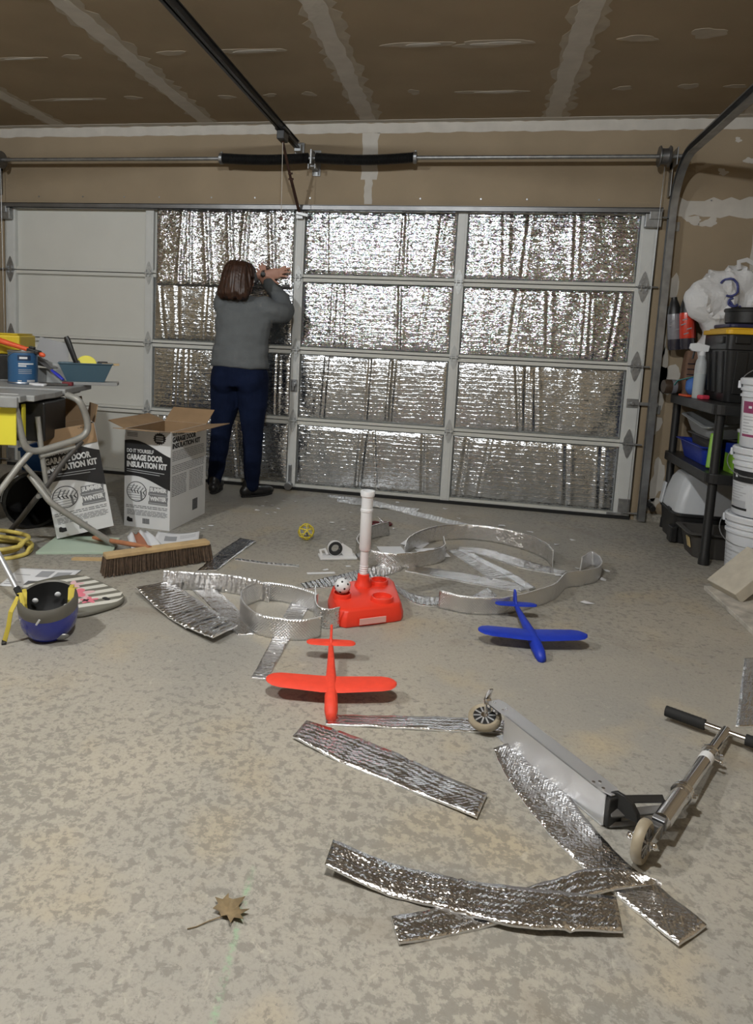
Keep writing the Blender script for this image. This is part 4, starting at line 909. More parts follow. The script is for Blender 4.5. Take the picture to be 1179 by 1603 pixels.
mat('dry_leaf', (0.20, 0.145, 0.075), 0.8, var=0.2, vscale=60)
t = thing('maple_leaf', 'dry brown maple leaf on the open floor at lower left', 'leaf', (3.335, -3.935, 0), (0, 0, R(-25)))
lob = [(0, .0), (.012, .004), (.030, -.004), (.024, .012), (.045, .018), (.028, .026), (.036, .044), (.018, .036), (.010, .040), (.004, .066), (-.006, .040), (-.020, .042), (-.030, .052), (-.026, .030), (-.040, .022), (-.022, .014), (-.022, -.002), (-.010, .004)]
b = MB(); ce = len(lob); b.add([(p[0], p[1], .006+.007*math.sin(9*p[0]*9+p[1]*50)**2) for p in lob]+[(0, .022, .002)], [(i, (i+1) % ce, ce) for i in range(ce)])
o = b.build('blade', 'dry_leaf', t, smooth=80); o.modifiers.new('s', 'SOLIDIFY').thickness = .0008
b = MB(); b.tube([(0, .002, .004), (-.012, -.02, .003), (-.022, -.045, .002), (-.032, -.060, .002)], .0012, 5); b.build('stem', 'dry_leaf', t)

# paper scraps scattered before the door
scr = SCRAPS
for i, (x, y, s_) in enumerate(scr):
    if i in (7, 8, 10): continue
    rd = random.Random(900+i); n = rd.choice((4, 5, 6)); poly = []
    for j in range(n):
        a = 2*PI*j/n+rd.uniform(-.3, .3); poly.append((s_*rd.uniform(.5, 1.15)*math.cos(a), s_*rd.uniform(.4, .9)*math.sin(a)))
    b = MB(); nn_ = len(poly); b.add([(p[0]+x, p[1]+y, .001+rd.uniform(0, .007)) for p in poly]+[(x, y, .005)], [(j, (j+1) % nn_, nn_) for j in range(nn_)])
    o = b.build('paper_scrap', 'paper'); md = o.modifiers.new('s', 'SOLIDIFY'); md.thickness = .001; md.offset = 1
    tag(o, SCRAP_LABELS.get(i, 'tiny torn white scrap near the person\'s right shoe'), 'paper scrap', 'white scraps scattered on the floor')
# ------------------------------------------------------------------ two insulation kit cartons
mat('carton_white', (0.66, 0.67, 0.67), 0.55, var=0.03, vscale=6); mat('carton_brown', (0.30, 0.195, 0.105), 0.85, var=0.1, vscale=10)
mat('print_black', (0.012, 0.012, 0.013), 0.6); mat('print_white', (0.66, 0.67, 0.67), 0.6); mat('print_grey', (0.17, 0.175, 0.18), 0.7); mat('print_light', (0.40, 0.41, 0.42), 0.7)
CW, CD, CH = .30, .47, .585
def carton(label, loc, rot, flaps):
    t = thing('insulation_carton', label, 'carton', loc, rot, 'insulation kit cartons')
    th = .004
    b = MB()
    b.box2((0, 0, 0), (CW, CD, th)); b.box2((0, 0, th), (CW, th, CH)); b.box2((0, CD-th, th), (CW, CD, CH)); b.box2((0, th, th), (th, CD-th, CH)); b.box2((CW-th, th, th), (CW, CD-th, CH))
    o = b.build('body', ['carton_white', 'carton_brown'], t)
    for p in o.data.polygons:      # the inner faces are plain brown board
        c_ = p.center; n_ = p.normal
        if (c_-Vector((CW/2, CD/2, c_.z))).to_2d().dot(n_.to_2d()) < 0 and abs(n_.z) < .5: p.material_index = 1
    for side, ang, ln in flaps:
        b = MB()
        if side == 'front': M_ = Matrix.Translation((0, 0, CH)) @ Matrix.Rotation(R(ang), 4, 'X'); b.box2((.002, -th, 0), (CW-.002, 0, ln))
        if side == 'back': M_ = Matrix.Translation((0, CD, CH)) @ Matrix.Rotation(R(-ang), 4, 'X'); b.box2((.002, 0, 0), (CW-.002, th, ln))
        if side == 'right': M_ = Matrix.Translation((CW, 0, CH)) @ Matrix.Rotation(R(ang), 4, 'Y'); b.box2((0, .002, 0), (th, CD-.002, ln))
        if side == 'left': M_ = Matrix.Translation((0, 0, CH)) @ Matrix.Rotation(R(-ang), 4, 'Y'); b.box2((-th, .002, 0), (0, CD-.002, ln))
        b.v = [M_ @ v for v in b.v]; b.build('flap', 'carton_brown', t)
    F = lambda x, z, h=.0006: frame((x, -h, z), (1, 0, 0), (0, 0, 1), (0, -1, 0))
    def deco(name, poly, m_, parent=t, h=.0006, th_=.0005, Fr=None):
        bb = MB(); bb.prism(poly, th_, Fr or F(0, 0, h)); return bb.build(name, m_, parent)
    top = [(CW*i/16, .505+.022*math.sin(PI*(i/16)*1.25+.5)-.05*(i/16)**1.5) for i in range(17)]
    bot = [(CW*i/16, .300+.018*math.sin(PI*(i/16)*1.3+.2)-.045*(i/16)**1.2) for i in range(17)]
    deco('black_band', top+bot[::-1], 'print_black')
    lettering('DO IT YOURSELF', .030, 'print_white', t, F(.016, .448, .0012), bold=.0006, width=.175)
    lettering('GARAGE DOOR', .044, 'print_white', t, F(.016, .405, .0012), bold=.0022, width=.235)
    lettering('INSULATION KIT', .044, 'print_white', t, F(.016, .362, .0012), bold=.0022, width=.262)
    for k, z in enumerate((.345, .333)): deco('fine_print', [(.016, z), (.262-.03*k, z-.012), (.262-.03*k, z-.008), (.016, z+.004)], 'print_light', h=.0012)
    # round picture of a panel door
    cx, cz, r_ = .082, .215, .066
    ring = [(cx+r_*math.cos(a), cz+r_*.92*math.sin(a)) for a in [2*PI*j/36 for j in range(36)]]
    pic = deco('round_picture', ring, 'print_black'); deco('picture_ground', [(cx+(p[0]-cx)*.93, cz+(p[1]-cz)*.93) for p in ring], 'print_white', pic, .0011)
    for k in range(7):
        z = cz-.052+.014*k; hw = .06*math.sqrt(max(.0, 1-((z-cz)/.060)**2)); xe = cx+hw if k < 3 else cx+hw*.2
        deco('picture_line', [(cx-hw, z), (xe, z), (xe, z+.0028), (cx-hw, z+.0028)], 'print_grey', pic, .0016)
    for k in range(5):
        x = cx-.040+.020*k; deco('picture_rib', [(x, cz+.010-.003*k), (x+.008, cz+.010-.003*k), (x+.030, cz+.045-.006*k), (x+.022, cz+.045-.006*k)], 'print_grey', pic, .0017)
        deco('picture_arrow', [(x, cz+.012-.003*k), (x+.012, cz-.006-.003*k), (x+.018, cz-.006-.003*k), (x+.008, cz+.012-.003*k)], 'print_black', pic, .0018)
    deco('picture_post', [(cx+.028, cz-.050), (cx+.040, cz-.044), (cx+.036, cz+.004), (cx+.024, cz+.004)], 'print_grey', pic, .0018)
    for w_, z in (('SUMMER', .225), ('WINTER', .172)):
        deco('word_plate', [(.165, z-.008), (.283, z-.011), (.288, z+.024), (.168, z+.029)], 'print_grey', h=.0006)
        lettering(w_, .032, 'print_white', t, F(.170, z+.0, .0012), bold=.0018, width=.108)
        deco('fine_print', [(.160, z-.024), (.285, z-.026), (.285, z-.010), (.160, z-.007)], 'print_grey'); deco('fine_print', [(.166, z-.018), (.280, z-.020), (.280, z-.016), (.166, z-.014)], 'print_light', h=.0012)
    bb = MB(); rd = random.Random(3)
    for z, h_, s_ in ((.128, .0045, .012), (.118, .0045, .012), (.102, .003, .02), (.095, .003, .02), (.088, .003, .02), (.081, .003, .02), (.074, .003, .02)):
        x = s_
        while x < .27:
            w_ = rd.uniform(.012, .035); bb.prism([(x, z), (min(.285, x+w_), z), (min(.285, x+w_), z+h_), (x, z+h_)], .0005, F(0, 0, .0006)); x += w_+.005
    tag(bb.build('fine_print', 'print_grey', t), kind='stuff')
    deco('emblem', [(.018, .034), (.034, .028), (.058, .03), (.056, .05), (.04, .052), (.03, .06), (.02, .056)], 'print_black')
    bb = MB()
    for k in range(12): bb.box((.125+k*.0038, -.0008, .042), (.0018 if k % 3 else .0026, .0006, .032))
    bb.build('bar_code', 'print_black', t)
    # starburst at upper right of the front
    pts = [(.228+(.036 if j % 2 else .042)*math.cos(2*PI*j/32), .540+(.030 if j % 2 else .036)*math.sin(2*PI*j/32)) for j in range(32)]
    sb = deco('starburst', pts, 'print_black')
    for z in (.553, .540, .527): deco('starburst_text', [(.205, z-.004), (.251, z-.004), (.251, z+.004), (.205, z+.004)], 'print_light', sb, .0012)
    for z in (.560, .551, .542): deco('fine_print', [(.016, z), (.085, z), (.085, z+.004), (.016, z+.004)], 'print_grey')
    # right side panel
    Fs = frame((CW+.0006, 0, 0), (0, 1, 0), (0, 0, 1), (1, 0, 0))
    lettering('DO IT YOURSELF', .020, 'print_black', t, Fs @ Matrix.Translation((.02, .560, 0)), bold=.0006)
    lettering('GARAGE DOOR', .040, 'print_black', t, Fs @ Matrix.Translation((.02, .522, 0)), bold=.002, width=.30)
    lettering('INSULATION KIT', .040, 'print_black', t, Fs @ Matrix.Translation((.02, .484, 0)), bold=.002, width=.36)
    bb = MB()
    for k in range(26):
        z = .462-k*.0105
        if k in (6, 7, 13): continue
        cols = [(.02, .44)] if k < 14 else [(.02, .20), (.24, .43)]
        for c0, c1 in cols:
            x = c0
            while x < c1-.01:
                w_ = rd.uniform(.015, .05); bb.prism([(x, z), (min(c1, x+w_), z), (min(c1, x+w_), z+.0038), (x, z+.0038)], .0005, Fs); x += w_+.006
    tag(bb.build('fine_print', 'print_grey', t), kind='stuff')
    bb = MB()
    for k in range(14): bb.prism([(.29+k*.005, .06), (.2925+k*.005, .06), (.2925+k*.005, .13), (.29+k*.005, .13)], .0005, Fs)
    bb.build('bar_code', 'print_black', t)
    return t
carton('white insulation kit carton standing upright with flaps folded outward', (1.774, -1.375, 0), (0, 0, R(-4)), [('front', 82, .13), ('right', 84, .16), ('back', 55, .14), ('left', 70, .12)])
carton('white insulation kit carton tilted against the workbench legs', (1.610, -1.810, .020), (R(-4), R(-10), R(36)), [('front', 176, .105), ('back', 12, .14), ('right', 20, .10), ('left', 40, .10)])

mat('green_board', (0.42, 0.52, 0.42), 0.4); mat('glass_edge', (0.55, 0.62, 0.52), 0.3)
b = MB(); b.prism([(1.63, -2.03), (1.985, -1.90), (1.90, -1.66), (1.56, -1.72)], .014); tag(b.build('foam_board', 'green_board', bevel=.002), 'pale green board lying flat beneath the tilted carton', 'board')
b = MB(); b.prism([(-.09, -.012), (.10, -.012), (.08, .014), (-.08, .010)], .012, Matrix.Translation((1.93, -2.02, 0)) @ Matrix.Rotation(R(15), 4, 'Z')); tag(b.build('wood_splinter', 'wood_pale'), 'pale wood splinter on the floor left of the broom', 'wood scrap')

# ------------------------------------------------------------------ yellow hose coil and aluminium pole
mat('hose_yellow', (0.58, 0.47, 0.12), 0.5)
pts = []
for i in range(150):
    a = 2*PI*i/40; k = .19+.018*math.sin(a*.37)-.012*(i/150)*2; pts.append((1.40+k*1.05*math.cos(a), -2.06+k*.72*math.sin(a)+.012*math.sin(a*1.3), .012+.020*(i//40)+.006*math.sin(a*2.1)))
b = MB(); b.tube(pts, .011, 8); tag(b.build('extension_cord', 'hose_yellow', smooth=60), 'coiled yellow cord on the floor at the left edge', 'cord')
t = thing('aluminium_pole', 'slanted bare aluminium pole rising beside the helmet', 'pole', (0, 0, 0))
p0, p1 = Vector((1.955, -2.62, .042)), Vector((1.30, -2.30, .62)); b = MB(); b.tube([p0, p1], .012, 14); b.build('tube', 'aluminium', t, smooth=40)
b = MB(); b.tube([p0-(p1-p0).normalized()*.004, p0+(p1-p0).normalized()*.03], .0135, 14); b.build('end_cap', 'rubber_black', t, smooth=40)

# ------------------------------------------------------------------ folding workbench
mat('bench_grey', (0.27, 0.275, 0.27), 0.5, var=0.1, vscale=18); mat('bench_tube', (0.30, 0.295, 0.27), 0.45, 0.2, var=0.1, vscale=25); mat('bench_dark', (0.055, 0.05, 0.045), 0.6)
mat('bench_yellow', (0.74, 0.66, 0.05), 0.5)
t = thing('folding_workbench', 'grey folding workbench with yellow panels covered in tools', 'workbench', (1.561, -1.829, 0), (0, 0, R(13.4)))
b = MB(); b.box2((-.85, .15, .787), (.05, .62, .82)); b.box2((-.85, .15, .768), (.0, .57, .788)); b.build('rear_top', 'bench_grey', t, bevel=.006)
b = MB(); b.prism([(-.85, -.285), (-.02, -.285), (-.02, -.21), (.02, -.21), (.02, -.06), (.04, .02), (.04, .137), (-.85, .137)], .031, Matrix.Translation((0, 0, .782))); b.box2((-.85, -.298, .757), (-.03, -.27, .810)); b.build('front_top', 'bench_grey', t, bevel=.005)
for x in (-.55, -.33, -.12):
    b = MB(); b.box((x, -.18, .8135), (.10, .012, .002)); b.build('scale_mark', 'print_white', t)
U = [(-.09, -.250, .785), (-.07, -.234, .765), (-.057, -.222, .697), (-.044, -.209, .605), (-.026, -.192, .546), (.011, -.156, .526), (.099, -.069, .548), (.177, .007, .578), (.206, .035, .622), (.198, .027, .697), (.170, .0, .775), (.10, .03, .800)]
b = MB(); b.tube(catmull(U, 48), .018, 12); b.build('end_frame', 'bench_tube', t, smooth=60)
U2 = [(p[0]-.66, p[1]-.12, p[2]) for p in U]; b = MB(); b.tube(catmull(U2, 40), .018, 12); b.build('end_frame', 'bench_tube', t, smooth=60)
b = MB(); b.tube([(.02, -.147, .495), (.162, -.008, .532)], .012, 8); b.build('end_rail', 'bench_tube', t, smooth=40)
b = MB(); b.tube([(.182, .012, .560), (.112, -.057, .46), (.038, -.129, .326), (-.02, -.12, .255), (-.13, -.02, .13), (-.249, .107, .012)], .015, 10); b.build('leg', 'bench_dark', t, smooth=50)
b = MB(); b.tube(catmull([(-.03, -.15, .40), (.05, -.180, .315), (.095, -.182, .262), (.19, -.140, .178), (.391, -.062, .012)], 24), .016, 10); b.build('leg', 'bench_tube', t, smooth=50)
b = MB(); b.tube([(-.008, -.174, .528), (-.054, -.219, .462), (-.122, -.285, .343), (-.30, -.45, .012)], .016, 10); b.build('leg', 'bench_tube', t, smooth=50)
b = MB(); b.tube([(.011, -.145, .70), (.029, -.130, .477), (.052, -.108, .255)], .013, 10); b.build('strut', 'bench_tube', t, smooth=50)
b = MB(); b.tube([(-.036, -.201, .46), (.015, -.152, .373), (.062, -.118, .287)], .012, 10); b.build('strut', 'bench_tube', t, smooth=50)
b = MB(); b.cyl((.03, -.20, .30), (.05, -.10, .30), .012, n=10); b.build('hub_bolt', 'galv', t)
b = MB(); b.box((-.215, -.245, .675), (.32, .010, .22)); b.build('side_panel', 'bench_yellow', t, bevel=.01)
b = MB(); b.box((-.05, -.17, .67), (.010, .035, .19)); b.build('side_panel', 'bench_yellow', t, bevel=.002)
b = MB(); b.box2((-.36, -.10, .565), (.03, .22, .77)); b.build('drawer_bin', 'black_plastic', t, bevel=.01)
for x in (-.17, -.35):
    for z in (.63, .72): 
        b = MB(); b.cyl((x, -.252, z), (x, -.247, z), .006, n=8); b.build('panel_hole', 'dark_hole', t)

# --- on the workbench
ZT = .821
mat('can_blue', (0.025, 0.095, 0.21), 0.35, coat=0.3); mat('can_dark', (0.012, 0.03, 0.07), 0.4)
t = thing('paint_can', 'blue labelled paint can standing on the workbench', 'paint can', (1.175, -1.470, ZT))
b = MB(); b.lathe([(0, 0), (.082, 0), (.084, .004), (.082, .008), (.081, .012), (.081, .178)]); b.lathe([(.081, .012), (.0815, .012), (.0815, .175), (.081, .178)]); b.build('label_wrap', 'can_blue', t, smooth=40)
b = MB(); b.lathe([(.081, .178), (.084, .183), (.084, .190), (.078, .190), (.076, .184), (.06, .183), (0, .183)]); b.build('lid', 'galv', t, smooth=40)
b = MB(); b.lathe([(.0815, .001), (.084, .004), (.0815, .010)]); b.build('base_rim', 'galv_dark', t, smooth=40)
def wrap(a0, a1, z0, z1, m_, nm, r_=.0822):
    bb = MB(); n = 12; vs = []
    for z in (z0, z1):
        for i in range(n+1): a = R(a0+(a1-a0)*i/n); vs.append((r_*math.cos(a), r_*math.sin(a), z))
    bb.add(vs, [(i, i+1, n+2+i, n+1+i) for i in range(n)]); return bb.build(nm, m_, t)
wrap(-75, -25, .135, .165, 'can_dark', 'brand_plate'); wrap(-68, -38, .144, .156, 'print_white', 'brand_text', .0826)
wrap(-72, -12, .112, .120, 'print_white', 'label_text'); wrap(-72, -42, .100, .108, 'print_white', 'label_text')
for z in (.080, .070, .060): wrap(-72, -20, z, z+.003, 'print_light', 'label_text')
wrap(-75, -60, .014, .022, 'print_light', 'label_text'); wrap(-40, -5, .012, .024, 'print_light', 'label_text')
b = MB(); b.tube([(.083*math.cos(a), .083*math.sin(a), .13-.06*math.sin((a-PI*.05)/(1.1*PI)*PI)) for a in np.linspace(PI*.55, PI*1.6, 18)], .0022, 6); b.build('bail_handle', 'galv', t)
mat('tool_orange', (0.70, 0.10, 0.03), 0.45)
t = thing('caulk_tool', 'orange-handled tool lying across the paint can lid', 'hand tool', (1.165, -1.470, 1.012), (0, R(14), R(8)))
b = MB(); b.tube([(-.17, 0, .018), (-.155, 0, .018), (-.10, 0, .017), (.02, 0, .016), (.05, 0, .015)], [.013, .018, .016, .013, .013], 12); b.build('handle', 'tool_orange', t, smooth=50)
b = MB(); b.tube([(-.185, 0, .018), (-.168, 0, .018)], .0175, 12); b.build('end_cap', 'dark_hole', t, smooth=40)
b = MB(); b.box((.075, 0, .016), (.07, .05, .022)); b.box((.06, 0, .03), (.03, .03, .02)); b.build('pivot_block', 'black_plastic', t, bevel=.004)
b = MB(); b.ellipsoid((.125, 0, .010), (.022, .012, .014), 12, 8); b.build('nozzle', 'tool_orange', t, smooth=180)
mat('case_yellow', (0.62, 0.45, 0.02), 0.45)
t = thing('tool_case', 'yellow tool case at the back of the workbench', 'tool case', (.905, -1.300, ZT), (0, 0, R(13)))
b = MB(); b.box2((-.30, -.12, .0), (.16, .12, .16)); b.build('lower_shell', 'black_plastic', t, bevel=.01)
b = MB(); b.box2((-.30, -.125, .161), (.165, .125, .275)); b.build('lid', 'case_yellow', t, bevel=.012)
b = MB(); b.box2((-.28, -.115, .276), (.15, .115, .284)); b.build('lid_panel', 'case_yellow', t, bevel=.004)
t = thing('steel_beam', 'grey metal box beam lying behind the paint can', 'metal beam', (1.165, -1.335, ZT), (0, 0, R(12)))
b = MB(); b.box2((-.30, -.03, 0), (.30, .03, .085)); b.build('channel', 'bench_grey', t, bevel=.004)
b = MB(); b.cyl((-.11, -.031, .04), (-.11, -.029, .04), .006, n=8); b.build('bolt_hole', 'dark_hole', t)
mat('knife_steel', (0.14, 0.14, 0.14), 0.45, 0.3)
t = thing('taping_knife', 'wide grey steel taping blade standing behind the tray', 'taping knife', (1.245, -1.318, .908), (R(-14), R(10), R(12)))
b = MB(); b.prism([(-.10, 0), (.11, .0), (.075, .135), (-.10, .14)], .002, frame((0, 0, .035), (1, 0, 0), (0, 0, 1), (0, -1, 0))); b.build('blade', 'knife_steel', t)
b = MB(); b.box((.0, 0, .02), (.21, .018, .036)); b.build('back_strip', 'bench_grey', t, bevel=.003)
mat('knife_blue', (0.03, 0.04, 0.42), 0.4)
t = thing('putty_knife', 'blue-handled putty knife leaning on the grey beam', 'putty knife', (1.409, -1.421, ZT), (0, R(32), R(-10)))
b = MB(); b.tube([(-.02, 0, .022), (-.06, 0, .022), (-.12, 0, .020)], [.010, .014, .010], 10, flat=.7); b.build('handle', 'knife_blue', t, smooth=50)
b = MB(); b.prism([(-.12, -.014), (-.26, -.034), (-.26, .034), (-.12, .014)], .0018, Matrix.Translation((0, 0, .020))); b.build('blade', 'knife_steel', t)
b = MB(); b.prism(blob(.075, .035, 77, rough=.3), .012, Matrix.Translation((1.333, -1.555, ZT)) @ Matrix.Rotation(R(-35), 4, 'Z')); tag(b.build('white_rag', 'paper', bevel=.004), 'small white rag beside the paint can', 'rag')
mat('fabric_red', (0.16, 0.015, 0.02), 0.6)
b = MB(); b.box((1.455, -1.455, ZT+.011), (.06, .03, .022), rot=(0, 0, R(10))); tag(b.build('tape_measure', 'fabric_red', bevel=.005), 'small dark red block next to the blue tray', 'tool')
b = MB(); b.prism(blob(.06, .03, 79, rough=.5), .014, Matrix.Translation((1.390, -1.505, ZT)) @ Matrix.Rotation(R(10), 4, 'Z')); tag(b.build('shop_cloth', 'bench_dark', bevel=.004), 'dark crumpled cloth scrap beside the white rag', 'rag')
b = MB(); b.box((1.50, -1.285, ZT+.009), (.32, .13, .018), rot=(0, 0, R(24))); tag(b.build('scrap_board', 'bench_grey', bevel=.002), 'grey scrap board under the blue tray, jutting past the bench', 'board')
mat('pan_teal', (0.050, 0.100, 0.135), 0.4)
t = thing('mud_pan', 'slate blue plastic drywall tray holding tools', 'drywall tray', (1.478, -1.300, ZT+.018), (0, 0, R(30)))
b = MB()
def rect(w, d, z): return [(-w, -d, z), (w, -d, z), (w, d, z), (-w, d, z)]
b.loft([rect(.105, .040, 0), rect(.150, .062, .105), rect(.156, .068, .105), rect(.156, .068, .112), rect(.146, .058, .112), rect(.10, .036, .006)]); b.build('tray', 'pan_teal', t, bevel=.003)
b = MB(); b.box((0, 0, .07), (.22, .085, .02)); b.build('plaster_fill', 'mud', t, bevel=.01)
t = thing('joint_knife', 'black-handled joint knife standing in the blue tray', 'joint knife', (1.448, -1.318, ZT+.075), (R(6), R(-20), 0))
b = MB(); b.tube([(0, 0, .05), (0, 0, .08), (0, 0, .13), (0, 0, .20), (0, 0, .22)], [.014, .016, .017, .019, .014], 12, flat=.7); b.build('handle', 'black_plastic', t, smooth=50)
b = MB(); b.box((0, 0, .02), (.05, .002, .09)); b.build('blade', 'knife_steel', t)
t = thing('sanding_disc', 'yellow round disc leaning in the blue tray', 'sanding disc', (1.478, -1.300, ZT+.085), (R(70), 0, R(25)))
b = MB(); b.cyl((0, .03, -.006), (0, .03, .006), .062, n=26); b.build('disc', 'bench_yellow', t, bevel=.003)
t = thing('scraper', 'white-edged scraper lying in the blue tray', 'scraper', (1.535, -1.268, ZT+.105), (R(12), 0, R(30)))
b = MB(); b.box((0, 0, .012), (.05, .05, .012)); b.build('blade', 'white_plastic', t, bevel=.002)
b = MB(); b.box((.03, .03, .016), (.06, .03, .02)); b.build('grip', 'black_plastic', t, bevel=.004)
b = MB(); b.box((1.60, -1.228, ZT+.124), (.10, .035, .012), rot=(0, 0, R(28))); tag(b.build('wood_shim', 'wood_pale', bevel=.001), 'pale wooden shim lying across the end of the blue tray', 'wood shim')

# --- under and behind the workbench
mat('bin_blue', (0.02, 0.13, 0.45), 0.5)
t = thing('black_bucket', 'black bucket lying on its side under the workbench', 'bucket', (1.20, -1.50, .166), (R(90), 0, R(50)))
b = MB(); b.lathe([(0, -.16), (.12, -.16), (.158, .16), (.165, .165), (.165, .18), (.15, .18), (.115, -.13), (0, -.13)]); b.build('body', 'black_plastic', t, smooth=40)
b = MB(); b.tube([(.165*math.cos(a), .165*math.sin(a), .14+.02*math.sin(a)) for a in np.linspace(0, PI, 16)], .003, 6); b.build('bail', 'galv', t)
t = thing('blue_crate', 'blue plastic crate standing behind the workbench legs', 'crate', (1.13, -1.12, 0), (0, 0, R(10)))
b = MB(); b.loft([rect(.12, .12, 0), rect(.14, .14, .38), rect(.15, .15, .38), rect(.15, .15, .40), rect(.135, .135, .40), rect(.115, .115, .01)]); b.build('body', 'bin_blue', t, bevel=.004)
t = thing('dark_tub', 'dark grey storage tub on the floor at the left edge', 'tub', (.72, -1.62, 0), (0, 0, R(12)))
b = MB(); b.loft([rect(.20, .15, 0), rect(.22, .17, .30), rect(.235, .185, .30), rect(.235, .185, .32), rect(.215, .165, .32), rect(.195, .145, .01)]); b.build('body', 'bench_grey', t, bevel=.008)
b = MB(); b.ellipsoid((0, 0, .34), (.20, .15, .10), 18, 10); b.build('lid', 'bench_dark', t, smooth=80)
# ------------------------------------------------------------------ black plastic shelf along the right wall
SX0, SX1, SY0, SY1 = 5.045, 5.44, -1.02, -.09
t = thing('plastic_shelf', 'black plastic shelving unit along the right wall', 'shelf', (0, 0, 0))
def rrect(x0, x1, y0, y1, r_, n=4):
    out = []
    for cx, cy, a0 in ((x1-r_, y1-r_, 0), (x0+r_, y1-r_, 90), (x0+r_, y0+r_, 180), (x1-r_, y0+r_, 270)):
        for i in range(n+1): a = R(a0+90*i/n); out.append((cx+r_*math.cos(a), cy+r_*math.sin(a)))
    return out
for z in (.845, .465):
    b = MB(); b.prism(rrect(SX0, SX1, SY0, SY1, .05), .055, Matrix.Translation((0, 0, z))); b.build('deck', 'black_plastic', t, bevel=.004)
for x in (SX0+.045, SX1-.045):
    for y in (SY0+.045, SY1-.045):
        b = MB(); b.lathe([(0, 0), (.030, 0), (.028, .06), (.024, .07), (.024, .86), (0, .86)], (x, y, 0), n=16); b.build('post', 'black_plastic', t, smooth=40)
Z1, Z2 = .901, .521
# --- top deck
mat('tote_yellow', (0.68, 0.40, 0.02), 0.45)
t = thing('storage_tote', 'black storage tote with a yellow lid on the top shelf', 'storage tote', (5.315, -.585, Z1))
b = MB(); b.loft([[(p[0], p[1], z) for p in rrect(-w, w, -d, d, .03)] for w, d, z in ((.145, .185, 0), (.148, .188, .01), (.168, .207, .30), (.175, .214, .30), (.175, .214, .385))]); b.build('bin', 'black_plastic', t, bevel=.004, smooth=40)
for y in (-.12, 0, .12):
    b = MB(); b.box((-.162, y, .17), (.014, .05, .24), rot=(0, R(-4), 0)); b.build('rib', 'black_plastic', t, bevel=.003)
for x in (-.09, .09):
    b = MB(); b.box((x, -.200, .17), (.06, .014, .24), rot=(R(4), 0, 0)); b.build('rib', 'black_plastic', t, bevel=.003)
b = MB(); b.prism(rrect(-.186, .186, -.225, .225, .03), .028, Matrix.Translation((0, 0, .386))); b.prism(rrect(-.16, .16, -.20, .20, .03), .010, Matrix.Translation((0, 0, .414))); b.build('lid', 'tote_yellow', t, bevel=.006)
b = MB(); b.box((-.10, -.222, .355), (.08, .016, .04)); b.box((-.182, -.12, .355), (.016, .09, .04)); b.build('latch', 'black_plastic', t, bevel=.004)
b = MB(); b.cyl((-.02, -.214, .36), (-.02, -.221, .36), .008, n=10); b.cyl((.155, -.205, .18), (.155, -.212, .18), .014, n=12); b.build('rivet', 'white_plastic', t)
mat('navy_plastic', (0.02, 0.02, 0.06), 0.45); mat('cloth_grey', (0.10, 0.105, 0.085), 0.9)
b = MB(); b.prism(rrect(5.155, 5.45, -.76, -.45, .04), .022, Matrix.Translation((0, 0, 1.326))); tag(b.build('navy_tray', 'navy_plastic', bevel=.006), 'flat navy tray lying on the yellow tote lid', 'tray')
t = thing('round_pan', 'black round lidded pan stacked on the navy tray', 'pan', (5.305, -.60, 1.349))
b = MB(); b.lathe([(0, 0), (.115, 0), (.125, .01), (.128, .07), (.134, .072), (.136, .085), (.130, .092), (0, .092)], n=36); b.build('body', 'black_plastic', t, smooth=40)
b = MB(); b.lathe([(.0, .093), (.10, .093), (.102, .097), (0, .098)], n=30); b.build('lid_panel', 'black_plastic', t, smooth=30)
b = MB(); b.ellipsoid((5.41, -.735, 1.375), (.07, .05, .028), 18, 10); 
for i, v in enumerate(b.v): v += Vector((0, 0, .008*noise.noise(v*40)))
tag(b.build('work_glove', 'cloth_grey', smooth=80), 'grey crumpled cloth on the tote beside the black pan', 'cloth')
mat('bag_plastic', (0.66, 0.66, 0.66), 0.45, spec=0.4); mat('bag_blue', (0.06, 0.07, 0.22), 0.6)
t = thing('shopping_bag', 'stuffed white plastic shopping bag with blue markings behind the tote', 'plastic bag', (5.22, -.22, Z1))
b = MB()
for c_, r_ in (((.06, .0, .62), (.15, .11, .16)), ((.03, .0, .50), (.105, .10, .16)), ((-.045, -.02, .60), (.145, .10, .15)), ((.03, .0, .72), (.12, .08, .09)), ((.12, .0, .70), (.13, .09, .13)), ((.06, .02, .25), (.13, .10, .26)), ((.20, .0, .62), (.10, .09, .15))): b.ellipsoid(c_, r_, 20, 14)
me = remeshed(b, 'bag_body', .022, 3)
def bag_fold(c):
    d = noise.noise(c*9)*.5+abs(noise.noise(c*17+Vector((3, 1, 2))))*.6-.25; rdg = 1-abs(noise.noise(Vector((c.x*7+c.z*4, c.y*6, c.z*5-c.x*4))+Vector((2.3, 11, 5.1)))); r2 = 1-abs(noise.noise(c*26+Vector((1, 7, 4)))); return d*.012+.030*(rdg**7)-.008
push(me, bag_fold)
for v in me.vertices: v.co.z = max(v.co.z, .004)
bmx = bmesh.new(); bmx.from_mesh(me); bmesh.ops.triangulate(bmx, faces=bmx.faces); bmx.to_mesh(me); bmx.free()
for p in me.polygons: p.use_smooth = False
put('bag_body', me, 'bag_plastic', t)
b = MB(); b.tube([(.10, -.07, .80), (.09, -.08, .845), (.14, -.06, .86), (.20, -.05, .83), (.22, -.06, .77)], .016, 6, flat=.3); b.build('handle_loop', 'bag_plastic', t, smooth=60)
bag_bvh_me = me
def on_bag(x, z):
    best = min(v.co.y for v in bag_bvh_me.vertices if abs(v.co.x-x) < .016 and abs(v.co.z-z) < .016); return best-.003
